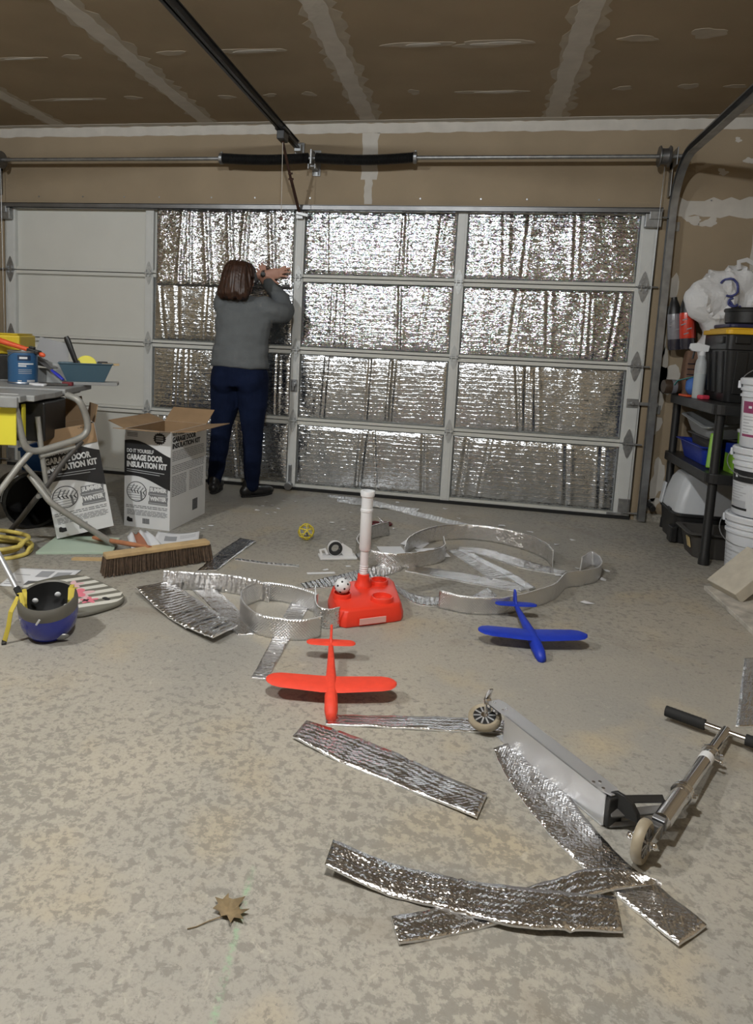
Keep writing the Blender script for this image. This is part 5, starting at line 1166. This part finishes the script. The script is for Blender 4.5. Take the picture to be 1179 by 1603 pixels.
for arc in ([(.045+.052*math.cos(a), .685+.055*math.sin(a)) for a in np.linspace(R(150), R(-110), 14)], [(.075+.03*math.cos(a), .595+.026*math.sin(a)) for a in np.linspace(R(100), R(330), 12)], [(.055, .60), (.075, .57), (.11, .555), (.125, .575)]):
    b = MB(); b.tube([(x, on_bag(x, z), z) for x, z in arc], .007, 6); b.build('blue_marking', 'bag_blue', t, smooth=60)
mat('wrap_red', (0.55, 0.04, 0.02), 0.25, coat=0.5); mat('wrap_dark', (0.03, 0.028, 0.04), 0.25, coat=0.5); mat('wrap_grey', (0.20, 0.20, 0.22), 0.25, coat=0.5); mat('brown_card', (0.14, 0.075, 0.045), 0.7, var=0.2, vscale=20)
t = thing('brown_bag', 'brown paper sack standing at the back of the top shelf', 'paper sack', (5.145, -.17, Z1))
b = MB(); b.loft([[(p[0], p[1], z) for p in rrect(-w, w, -d, d, .02)] for w, d, z in ((.050, .05, 0), (.056, .056, .10), (.052, .05, .22), (.045, .03, .29))]); b.build('sack', 'brown_card', t, bevel=.004)
for k in range(4):
    b = MB(); b.box((0, -.055, .10+.035*k), (.085, .004, .006)); b.build('print_line', 'wrap_dark', t)
t = thing('wrapped_pack', 'shrink-wrapped pack of red and black bottles against the wall', 'bottle pack', (5.09, -.125, 1.195), (0, R(-6), R(-20)))
for x, y in ((-.048, .005), (.028, -.045), (.030, .045)):
    b = MB(); b.lathe([(0, .0), (.040, .0), (.044, .02), (.043, .07)], (x, y, 0), n=20); pt = b.build('bottle_base', 'wrap_dark', t, smooth=50)
    b = MB(); b.lathe([(.0435, .07), (.045, .09), (.044, .22), (.042, .235)], (x, y, 0), n=20); b.build('label', 'wrap_red' if x > 0 else 'wrap_grey', t, smooth=50)
    b = MB(); b.lathe([(.042, .235), (.038, .27), (.026, .31), (.018, .33), (.018, .345), (0, .345)], (x, y, 0), n=20); b.build('bottle_top', 'black_plastic', t, smooth=50)
    for k in range(4):
        b = MB(); b.box((x+.02*math.sin(k*2), y-.0445, .10+.03*k), (.03, .003, .007), rot=(0, R(-15), 0)); b.build('label_mark', 'wrap_grey', t)
mat('bottle_clear', (0.62, 0.65, 0.66), 0.3, trans=0.35, ior=1.3); mat('bottle_liquid', (0.46, 0.50, 0.50), 0.3)
t = thing('spray_bottle', 'translucent spray bottle with white trigger head on top shelf', 'spray bottle', (5.105, -.49, Z1))
b = MB(); b.lathe([(0, 0), (.030, 0), (.033, .006), (.033, .15)], n=24); b.build('liquid_part', 'bottle_liquid', t, smooth=40)
b = MB(); b.lathe([(.033, .15), (.033, .19), (.029, .225), (.018, .25), (.017, .265), (0, .265)], n=24); b.build('upper_body', 'bottle_clear', t, smooth=40)
b = MB(); b.lathe([(.019, .26), (.019, .285), (.012, .29)], n=16); b.prism([(-.075, .30), (-.06, .285), (-.01, .28), (.03, .285), (.035, .32), (-.03, .335), (-.07, .33)], .03, frame((0, .015, 0), (1, 0, 0), (0, 0, 1), (0, -1, 0))); b.build('trigger_head', 'white_plastic', t, bevel=.003)
b = MB(); b.prism([(-.050, .285), (-.040, .285), (-.046, .24), (-.056, .235)], .014, frame((0, .007, 0), (1, 0, 0), (0, 0, 1), (0, -1, 0))); b.build('trigger', 'black_plastic', t, bevel=.002)
b = MB(); b.box((5.112, -.575, Z1+.013), (.055, .05, .026), rot=(0, 0, R(20))); mat('pink_plastic', (0.65, 0.05, 0.09), 0.5); tag(b.build('pink_sponge', 'pink_plastic', bevel=.008), 'small pink scrap beside the spray bottle', 'sponge')
b = MB(); b.box((5.085, -.335, Z1+.006), (.05, .12, .012), rot=(0, 0, R(8))); tag(b.build('orange_bar', 'tool_orange', bevel=.002), 'flat orange bar on the shelf front edge by blue bag', 'tool')
mat('cloth_blue', (0.05, 0.14, 0.42), 0.7); mat('cloth_teal', (0.02, 0.22, 0.20), 0.6)
t = thing('blue_pouch', 'blue cloth pouch with a teal strap on the top shelf', 'pouch', (5.105, -.375, Z1+.012))
b = MB(); b.ellipsoid((0, 0, .055), (.045, .042, .056), 18, 12)
for v in b.v: v += Vector((.006*noise.noise(v*40), .006*noise.noise(v*37+Vector((3, 3, 3))), 0)); v.z = max(v.z, 0)
b.build('pouch', 'cloth_blue', t, smooth=80)
b = MB(); b.tube([(-.10, .03, .055), (-.085, .02, .085), (-.03, -.0, .105), (.02, -.01, .120), (.05, -.01, .135)], .012, 6, flat=.3); b.build('strap', 'cloth_teal', t, smooth=50)
mat('jar_brown', (0.055, 0.035, 0.022), 0.35)
t = thing('brown_jar', 'dark brown jar lying sideways at the shelf back corner', 'jar', (5.03, -.155, Z1+.048), (0, R(-90), R(8)))
b = MB(); b.lathe([(0, -.085), (.042, -.085), (.047, -.075), (.047, .03), (.042, .045), (0, .045)]); b.build('body', 'jar_brown', t, smooth=40)
b = MB(); b.lathe([(.0475, -.03), (.0485, -.03), (.0485, .0), (.0475, .0)]); b.build('label', 'wrap_grey', t, smooth=40)
# --- middle deck
mat('pan_grey', (0.30, 0.31, 0.31), 0.5); mat('tray_blue', (0.008, 0.03, 0.30), 0.4); mat('pack_green', (0.20, 0.42, 0.03), 0.4, coat=0.3); mat('pack_yellow', (0.55, 0.42, 0.20), 0.5)
def tray(name, label, loc, rot, w, d, h, m_, cat, rim=.016, extra=None):
    t_ = thing(name, label, cat, loc, rot)
    bb = MB(); bb.loft([[(p[0], p[1], z) for p in rrect(-a, a, -c, c, .035)] for a, c, z in ((w*.82, d*.82, 0), (w*.97, d*.97, h*.92), (w+rim, d+rim, h*.95), (w+rim, d+rim, h), (w*.93, d*.93, h), (w*.78, d*.78, .008))]); bb.build('basin', m_, t_, bevel=.004, smooth=50)
    return t_
tray('blue_tray', 'deep blue plastic tray on the middle shelf', (5.235, -.52, Z2), (0, 0, 0), .155, .25, .115, 'tray_blue', 'tray')
tray('grey_litter_pan', 'dark grey pan nested in the blue tray', (5.245, -.52, Z2+.012), (0, 0, 0), .115, .20, .15, 'bench_dark', 'litter pan')
tray('grey_litter_pan', 'light grey litter pan tilted on top of the nested trays', (5.245, -.48, Z2+.172), (R(6), R(-10), 0), .13, .22, .10, 'pan_grey', 'litter pan')
t = thing('green_package', 'green and yellow package leaning at the front of middle shelf', 'package', (5.125, -.815, Z2), (0, R(9), R(58)))
b = MB(); b.box2((-.06, -.018, 0), (.06, .018, .20)); b.build('pouch', 'pack_green', t, bevel=.008)
b = MB(); b.box((-.042, -.0195, .10), (.024, .003, .16)); b.build('side_stripe', 'pack_yellow', t)
for k in range(5):
    b = MB(); b.box((.0, -.0195, .05+.028*k), (.022, .003, .018)); b.build('print_mark', 'print_white', t)
t = thing('green_box', 'green carton with a white label behind the shelf post', 'carton', (5.27, -.90, Z2), (0, 0, R(4)))
b = MB(); b.box2((-.09, -.05, 0), (.10, .06, .105)); b.build('body', 'pack_green', t, bevel=.002)
b = MB(); b.box2((-.09, -.052, .105), (.10, .06, .16)); b.build('upper_band', 'tray_blue', t, bevel=.002)
b = MB(); b.box((-.03, -.0515, .03), (.055, .002, .035)); b.build('label', 'paper', t)
t = thing('white_lidded_tub', 'green tub with a white round lid beside the cardboard roll', 'tub', (5.265, -.885, Z2+.161))
b = MB(); b.lathe([(0, 0), (.042, 0), (.046, .07)]); b.build('body', 'pack_green', t, smooth=40)
b = MB(); b.lathe([(.048, .065), (.050, .068), (.050, .080), (.046, .084), (0, .085)]); b.build('lid', 'white_plastic', t, smooth=40)
t = thing('cardboard_roll', 'plain brown cardboard roll standing by the white lidded tub', 'cardboard roll', (5.345, -.93, Z2+.161))
b = MB(); b.lathe([(.018, 0), (.024, 0), (.024, .10), (.018, .10), (.018, 0)], n=18); b.build('tube', 'carton_brown', t, smooth=40)
# --- under the shelf
mat('hood_white', (0.56, 0.58, 0.60), 0.35)
t = thing('hooded_litter_box', 'white hooded litter box with a black base under the shelf', 'litter box', (5.235, -.385, 0))
b = MB(); b.loft([[(p[0], p[1], z) for p in rrect(-w, w, -d, d, .05)] for w, d, z in ((.185, .175, 0), (.205, .190, .17), (.212, .196, .175), (.212, .196, .19), (.19, .178, .19), (.17, .16, .02))]); b.build('base', 'black_plastic', t, bevel=.004, smooth=40)
b = MB(); b.loft([[(p[0], p[1], z) for p in rrect(-w, w, -d, d2, .05)] for w, d, d2, z in ((.205, .190, .190, .191), (.195, .182, .182, .26), (.165, .155, .150, .38), (.140, .13, .12, .425), (.10, .10, .09, .435))]); b.build('hood', 'hood_white', t, bevel=.006, smooth=50)
b = MB(); b.box((-.207, -.06, .192), (.012, .07, .022)); b.build('latch', 'black_plastic', t, bevel=.003)
b = MB(); b.box((-.203, .145, .26), (.012, .05, .14), rot=(0, R(8), 0)); b.build('door_frame', 'hood_white', t, bevel=.004)
b = MB(); b.box((-.20, -.14, .055), (.04, .08, .10)); b.build('side_clip', 'black_plastic', t, bevel=.006)
tp = tray('litter_tub', 'dark grey low litter tub on the floor behind front shelf post', (5.215, -.752, 0), (0, 0, 0), .175, .130, .15, 'bench_dark', 'litter pan', .02)
b = MB(); b.box((0, 0, .05), (.27, .20, .05)); 
for v in b.v: v.z = min(v.z, .075)
b.build('litter', 'mud_thin', tp, bevel=.01)
b = MB(); b.box((-.167, -.06, .085), (.006, .05, .06), rot=(0, R(-12), 0)); b.build('sticker', 'pack_yellow', tp)
# --- stacked white buckets
mat('bucket_white', (0.66, 0.68, 0.71), 0.38); mat('label_magenta', (0.28, 0.05, 0.13), 0.5); mat('label_grey', (0.42, 0.43, 0.45), 0.6)
def bucket(label, z0, kind):
    t_ = thing('plastic_bucket', label, 'bucket', (5.262, -1.195, z0), (0, 0, R(-38)), 'stacked white buckets')
    bb = MB(); bb.lathe([(0, .0), (.128, 0), (.132, .006), (.144, .255)], n=40); bb.build('body', 'bucket_white', t_, smooth=40)
    bb = MB(); bb.lathe([(.144, .255), (.152, .257), (.152, .268), (.145, .272), (.145, .285), (.153, .288), (.153, .300), (.146, .304), (.146, .318), (.158, .320), (.160, .345), (.154, .352), (.146, .352), (.143, .346), (0, .346)], n=40); bb.build('lid', 'bucket_white', t_, smooth=40)
    def wr(a0, a1, za, zb, m_, nm, r_=.0015):
        bb_ = MB(); n = 14; vs = []
        for z in (za, zb):
            rr = .132+(.012*(z-.006)/.249)+r_
            for i in range(n+1): a = R(a0+(a1-a0)*i/n); vs.append((rr*math.cos(a), rr*math.sin(a), z))
        bb_.add(vs, [(i, i+1, n+2+i, n+1+i) for i in range(n)]); return bb_.build(nm, m_, t_)
    if kind == 0:
        wr(-140, -70, .05, .24, 'paper', 'label'); wr(-136, -72, .175, .235, 'label_magenta', 'label_band', .002); wr(-136, -72, .055, .068, 'label_magenta', 'label_band', .002)
        for k in range(6): wr(-134, -100-8*(k % 3), .155-.016*k, .160-.016*k, 'label_grey', 'label_text', .002)
        wr(-120, -112, .20, .212, 'paper', 'label_text', .0024); wr(-106, -80, .203, .209, 'paper', 'label_text', .0024)
        wr(-152, -145, .05, .24, 'label_grey', 'side_text'); 
    if kind == 1:
        wr(-150, -92, .175, .235, 'print_black', 'label_band'); wr(-135, -128, .195, .215, 'paper', 'label_text', .002); wr(-124, -104, .202, .208, 'label_grey', 'label_text', .002)
        for k in range(8): wr(-148, -104-7*(k % 3), .160-.014*k, .163-.014*k, 'label_grey', 'label_text')
        wr(-150, -100, .03, .042, 'print_black', 'label_band'); wr(-150, -104, .045, .075, 'label_grey', 'label_patch')
    if kind == 2:
        for k in range(6): wr(-160, -120, .20-.02*k, .203-.02*k, 'label_grey', 'label_text')
    # wire bail with grip
    sw = 1 if kind == 0 else -1
    arc = [(-.158*math.cos(a), -.02-.05*math.sin(a)*(1 if kind else .3), .315+(.10*math.sin(a) if kind == 0 else -.10*math.sin(a))) for a in np.linspace(0, PI, 20)]
    if kind: arc = [(p[0]*1.06, p[1]-.14*math.sin(a), p[2]) for p, a in zip(arc, np.linspace(0, PI, 20))]
    bb = MB(); bb.tube(arc, .0025, 6); bb.build('bail', 'galv', t_)
    for s in (-1, 1):
        bb = MB(); bb.box((s*.158, -.02, .315), (.016, .03, .04)); bb.build('bail_ear', 'bucket_white', t_, bevel=.004)
bucket('plain white bucket at the bottom of the bucket stack', 0, 2)
bucket('white bucket with a black printed label in the middle of the stack', .353, 1)
bucket('white bucket with a magenta label at the top of the stack', .706, 0)
# --- stone slab and foam blocks
mat('slab_stone', (0.46, 0.43, 0.38), 0.8, var=0.3, vscale=16, bump=0.3, bscale=40); mat('block_cream', (0.58, 0.51, 0.35), 0.8, var=0.1, vscale=30, bump=0.2, bscale=80); mat('block_side', (0.50, 0.46, 0.38), 0.8, var=0.1, vscale=20)
b = MB(); b.prism([(4.955, -1.44), (4.985, -2.10), (5.50, -2.20), (5.52, -1.42)], .022); tag(b.build('stone_slab', 'slab_stone', bevel=.003), 'veined pale stone slab on the floor at the right edge', 'slab')
t = thing('foam_block', 'cream coloured block leaning on the stone slab at right', 'block', (4.972, -1.455, .0225))
u_ = Vector((.30, -.954, 0)).normalized(); v_ = Vector((.72, .20, .66)); v_ = (v_-u_*v_.dot(u_)).normalized(); n_ = u_.cross(v_).normalized()
if n_.z < 0: n_ = -n_
Mb = frame((0, 0, 0), u_, v_, n_)
b = MB(); b.box((.10, .13, -.03), (.21, .26, .06), M=Mb @ Matrix.Translation((0, .015, .035))); o = b.build('block_body', 'block_side', t, bevel=.004)
b = MB(); b.box((.105, .142, .0065), (.15, .175, .004), M=Mb); b.build('recessed_face', 'block_cream', t, bevel=.001)
t = thing('broken_block', 'taupe block standing behind the cream block at right edge', 'block', (5.37, -1.60, .0225), (0, 0, R(-30)))
b = MB(); b.loft([rect(.10, .05, 0), rect(.10, .05, .17), rect(.085, .04, .24)]); b.build('body', 'block_side', t, bevel=.006)
# ------------------------------------------------------------------ person pressing the foil to the door
mat('skin', (0.46, 0.24, 0.17), 0.55); mat('sweater', (0.135, 0.145, 0.150), 0.95, var=0.08, vscale=12, bump=0.25, bscale=160, spec=0.1)
mat('jeans', (0.007, 0.012, 0.034), 0.9, var=0.25, vscale=9, bump=0.15, bscale=200, spec=0.1); mat('hair', (0.042, 0.018, 0.010), 0.45, var=0.35, vscale=30)
mat('shoe', (0.012, 0.012, 0.013), 0.4); mat('eye_white', (0.8, 0.8, 0.78), 0.3); mat('lip', (0.40, 0.13, 0.11), 0.5)
person = thing('person', 'person in a grey sweater and dark blue jeans pressing foil onto the door', 'person', (2.12, -.36, 0))
O = Vector((2.12, -.36, 0))
def L_(x, y, z): return Vector((x, y, z))-O
def ell_ring(c, rx, ry, n=20, tilt=0.0): return [(c[0]+rx*math.cos(2*PI*j/n), c[1]+ry*math.sin(2*PI*j/n), c[2]+tilt*rx*math.cos(2*PI*j/n)) for j in range(n)]
def torso(b, g, zmin=0.84, top=True):
    secs = [(.84, .185, .125, 2.130, -.385), (.93, .195, .128, 2.132, -.385), (1.03, .185, .118, 2.135, -.380), (1.13, .178, .112, 2.138, -.375), (1.23, .185, .112, 2.142, -.370), (1.32, .192, .105, 2.145, -.362), (1.385, .165, .085, 2.145, -.350), (1.425, .085, .065, 2.140, -.345)]
    rings = []
    for z, rx, ry, x, y in secs:
        if z < zmin: continue
        rings.append(ell_ring(L_(x, y, z), rx+g, ry+g))
    b.loft(rings)
def limb(b, pts, rs, g, n=14):
    P_ = [L_(*p) for p in pts]; c = catmull(P_, 16); d = np.linspace(0, 1, 16); seg = [0]
    for i in range(len(P_)-1): seg.append(seg[-1]+(P_[i+1]-P_[i]).length)
    seg = [s/seg[-1] for s in seg]; rr = [float(np.interp(q, seg, rs))+g for q in d]
    b.tube(c, rr, n); b.ellipsoid(c[0], (rr[0],)*3, 12, 8); b.ellipsoid(c[-1], (rr[-1],)*3, 12, 8)
L_ARM = [(1.985, -.345, 1.365), (1.955, -.215, 1.455), (1.965, -.100, 1.525), (2.08, -.082, 1.580), (2.205, -.078, 1.608)]; L_R = [.060, .052, .046, .040, .029]
R_ARM = [(2.290, -.355, 1.355), (2.365, -.320, 1.325), (2.405, -.235, 1.335), (2.335, -.150, 1.440), (2.235, -.088, 1.535)]; R_R = [.062, .056, .050, .042, .029]
L_LEG = [(2.035, -.375, .86), (2.020, -.365, .66), (1.990, -.345, .46), (1.965, -.330, .25), (1.940, -.330, .085)]; LR = [.115, .098, .068, .058, .045]
R_LEG = [(2.225, -.385, .86), (2.235, -.382, .66), (2.238, -.372, .46), (2.240, -.365, .25), (2.240, -.365, .085)]; RR = [.115, .098, .070, .060, .046]
def finger(b, pts, r0, r1):
    c = catmull([L_(p[0], p[1]-.020, p[2]) for p in pts], 7); b.tube(c, list(np.linspace(r0, r1, 7)), 8); b.ellipsoid(c[-1], (r1,)*3, 8, 6); b.ellipsoid(c[0], (r0,)*3, 8, 6)
def hand(b, wrist, palm, tips, thumb):
    w = Vector(wrist)+Vector((0, -.012, 0)); p = Vector(palm)+Vector((0, -.020, 0)); d = (p-w).normalized(); up = Vector((0, 0, 1)); up = (up-d*up.dot(d)).normalized()
    b.loft([[tuple(L_(*(q+up*hh*math.cos(a)+Vector((0, 1, 0))*tt*math.sin(a)))) for a in [2*PI*j/14 for j in range(14)]] for q, hh, tt in ((w-d*.02, .026, .021), (w+d*.012, .028, .018), (w+d*.04, .038, .015), (p+d*.015, .041, .013), (p+d*.032, .037, .010))])
    for k, (ro, mid, tip) in enumerate(tips): finger(b, [ro, mid, tip], .0092 if k < 3 else .0082, .0075 if k < 3 else .0065)
    finger(b, thumb, .0115, .0085)
b = MB(); torso(b, -.012); limb(b, L_ARM, L_R, -.010); limb(b, R_ARM, R_R, -.010); limb(b, L_LEG, LR, -.012); limb(b, R_LEG, RR, -.012)
# neck and head, face turned toward the foil on the right
hc = Vector((2.128, -.395, 1.535)); fd = Vector((.55, .83, -.08)).normalized(); sdv = Vector((fd.y, -fd.x, 0)).normalized(); hu = sdv.cross(fd).normalized()
if hu.z < 0: hu = -hu
def HP(f_, s_, u_): return hc+fd*f_+sdv*s_+hu*u_
b.tube([L_(2.142, -.350, 1.38), L_(*(HP(-.02, 0, -.075)))], [.056, .052], 14)
MH = frame(hc-O, sdv, fd, hu)
b.ellipsoid((0, 0, .015), (.073, .094, .100), 24, 16, M=MH); b.ellipsoid((0, .030, -.050), (.054, .058, .062), 20, 12, M=MH)
b.ellipsoid((0, .096, -.012), (.011, .016, .020), 12, 8, M=MH); b.ellipsoid((0, .082, -.062), (.022, .014, .008), 12, 8, M=MH)
for s in (-1, 1): b.ellipsoid((s*.074, -.004, .0), (.010, .018, .029), 12, 8, M=MH)
hand(b, (2.205, -.078, 1.608), (2.275, -.062, 1.616),
     [((2.300, -.056, 1.643), (2.328, -.050, 1.662), (2.352, -.044, 1.672)), ((2.308, -.056, 1.630), (2.348, -.050, 1.650), (2.384, -.042, 1.660)), ((2.310, -.056, 1.615), (2.352, -.052, 1.628), (2.390, -.042, 1.634)), ((2.304, -.056, 1.598), (2.338, -.050, 1.600), (2.368, -.042, 1.600))],
     [(2.248, -.066, 1.588), (2.275, -.060, 1.562), (2.305, -.052, 1.545)])
hand(b, (2.235, -.088, 1.535), (2.190, -.066, 1.590),
     [((2.205, -.058, 1.618), (2.200, -.052, 1.650), (2.195, -.046, 1.676)), ((2.190, -.058, 1.625), (2.180, -.052, 1.660), (2.172, -.046, 1.688)), ((2.172, -.058, 1.622), (2.160, -.052, 1.655), (2.150, -.046, 1.682)), ((2.156, -.058, 1.612), (2.142, -.052, 1.636), (2.132, -.046, 1.656))],
     [(2.222, -.068, 1.578), (2.240, -.062, 1.602), (2.248, -.054, 1.622)])
me = remeshed(b, 'body', .0055, 3, .4); body = put('body', me, 'skin', person)
for s in (-1, 1):
    bb = MB(); bb.ellipsoid((s*.030, .083, .006), (.012, .010, .010), 12, 8, M=MH); ey = bb.build('eye', 'eye_white', body, smooth=180)
    bb = MB(); bb.ellipsoid((s*.030, .0915, .006), (.005, .003, .005), 10, 6, M=MH); bb.build('iris', 'hair', body, smooth=180)
    bb = MB(); bb.tube([MH @ Vector((s*.014, .092, .026)), MH @ Vector((s*.030, .090, .030)), MH @ Vector((s*.046, .078, .026))], .003, 6); bb.build('eyebrow', 'hair', body, smooth=60)
bb = MB(); bb.ellipsoid((0, .087, -.044), (.020, .006, .006), 12, 6, M=MH); bb.build('mouth', 'lip', body, smooth=180)
# clothes
b = MB(); torso(b, .016, .92); limb(b, L_ARM[:3]+[(2.04, -.085, 1.562), (2.10, -.081, 1.584)], [.066, .060, .054, .047, .042], .010); limb(b, R_ARM, [.074, .070, .066, .056, .042], .006)
b.loft([ell_ring(L_(2.130, -.385, z), rx, ry, tilt=-.03) for z, rx, ry in ((.935, .206, .148), (.96, .214, .154), (1.0, .208, .148), (1.06, .20, .135))])
me = remeshed(b, 'sweater', .009, 5, .5)
push(me, lambda c: noise.noise(Vector(((c+O).x*5, (c+O).y*5, (c+O).z*16)))*.009+noise.noise(Vector(((c+O).x*14, (c+O).y*12, (c+O).z*26)))*.005)
put('sweater', me, 'sweater', person)
b = MB(); b.tube([L_(2.140, -.348, 1.405), L_(2.140, -.348, 1.43)], [.075, .066], 18); b.build('collar', 'sweater', person, smooth=60)
b = MB()
b.loft([ell_ring(L_(2.130, -.385, z), rx, ry) for z, rx, ry in ((.80, .185, .138), (.86, .192, .142), (.93, .192, .138), (.965, .188, .130))])
limb(b, L_LEG, LR, .006); limb(b, R_LEG, RR, .006)
for s in (-1, 1): b.ellipsoid(L_(2.130+s*.09, -.445, .84), (.10, .085, .10), 16, 10)
me = remeshed(b, 'jeans', .009, 5, .5)
push(me, lambda c: noise.noise(Vector(((c+O).x*8, (c+O).y*8, (c+O).z*20)))*.006)
put('jeans', me, 'jeans', person)
for (x, y, rz, lift) in ((2.247, -.335, -38, 0), (1.94, -.30, 10, .0)):
    d = Vector((-math.sin(R(rz)), math.cos(R(rz)), 0)); sv = Vector((d.y, -d.x, 0)); Ms = frame(L_(x, y, 0), sv, d, (0, 0, 1)); b = MB()
    b.ellipsoid((0, .06, .035), (.046, .11, .036), 20, 12, M=Ms); b.ellipsoid((0, -.06, .045), (.040, .058, .046), 16, 10, M=Ms); b.ellipsoid((0, -.045, .09), (.042, .048, .06), 16, 10, M=Ms); b.ellipsoid((0, .12, .034), (.044, .055, .032), 16, 10, M=Ms)
    me = remeshed(b, 'shoe', .007, 4)
    for v in me.vertices: v.co.z = max(v.co.z, .008)
    sh = put('shoe', me, 'shoe', person)
    b = MB(); b.prism([(.046*math.cos(a)*(1 if math.sin(a) > 0 else .88), .03+.135*math.sin(a)) for a in [2*PI*j/24 for j in range(24)]], .014, Ms @ Matrix.Translation((0, 0, .001))); b.build('sole', 'rubber_black', sh, bevel=.003)
# shoulder-length brown hair, flaring out over the collar
b = MB(); rings = []
for u_, sx_, sy_, yo in ((.128, .030, .030, -.015), (.118, .066, .074, -.015), (.085, .096, .108, -.016), (.035, .112, .120, -.020), (-.02, .122, .116, -.030), (-.07, .132, .104, -.042), (-.11, .135, .090, -.050), (-.135, .118, .070, -.052)):
    rings.append([tuple(MH @ Vector((sx_*math.cos(a), yo+sy_*math.sin(a), u_))) for a in [2*PI*j/32 for j in range(32)]])
b.loft(rings); MHi = MH.inverted()
me = remeshed(b, 'hair', .006, 3)
def strand(c):
    q = MHi @ c; a = math.atan2(q.x, -q.y); return .012*noise.noise(Vector((a*5, q.z*5, 1)))+.008*noise.noise(Vector((a*13+q.z*6, q.z*5, 5)))+.004*noise.noise(Vector((a*32+q.z*8, q.z*6, 9)))
push(me, strand)
for v in me.vertices:
    q = MHi @ v.co
    if q.y > .050 and q.z < .066: v.co = MH @ Vector((q.x, .040, q.z))      # open in front of the face
    elif q.x > .06 and q.y > -.01 and q.z < .02: v.co = MH @ Vector((.06+(q.x-.06)*.25, q.y, q.z))   # tucked behind the right ear
for v in me.vertices:
    q = MHi @ v.co
    if q.z < -.06: v.co += hu*(.022*noise.noise(Vector((q.x*22, q.y*22, 3)))*min(1, (-.06-q.z)/.05))
put('hair', me, 'hair', person)
wd = (Vector((2.205, -.078, 1.608))-Vector((2.08, -.082, 1.580))).normalized(); wc_ = L_(2.196, -.078, 1.606)
b = MB(); b.tube([wc_-wd*.011, wc_+wd*.011], .0335, 18); wt = b.build('watch_strap', 'black_plastic', person, smooth=40)
b = MB(); b.cyl(wc_+Vector((0, -.032, 0)), wc_+Vector((0, -.042, 0)), .018, n=20); b.build('watch_face', 'black_steel', wt, bevel=.002)
bpy.data.scenes.remove(SCRATCH)
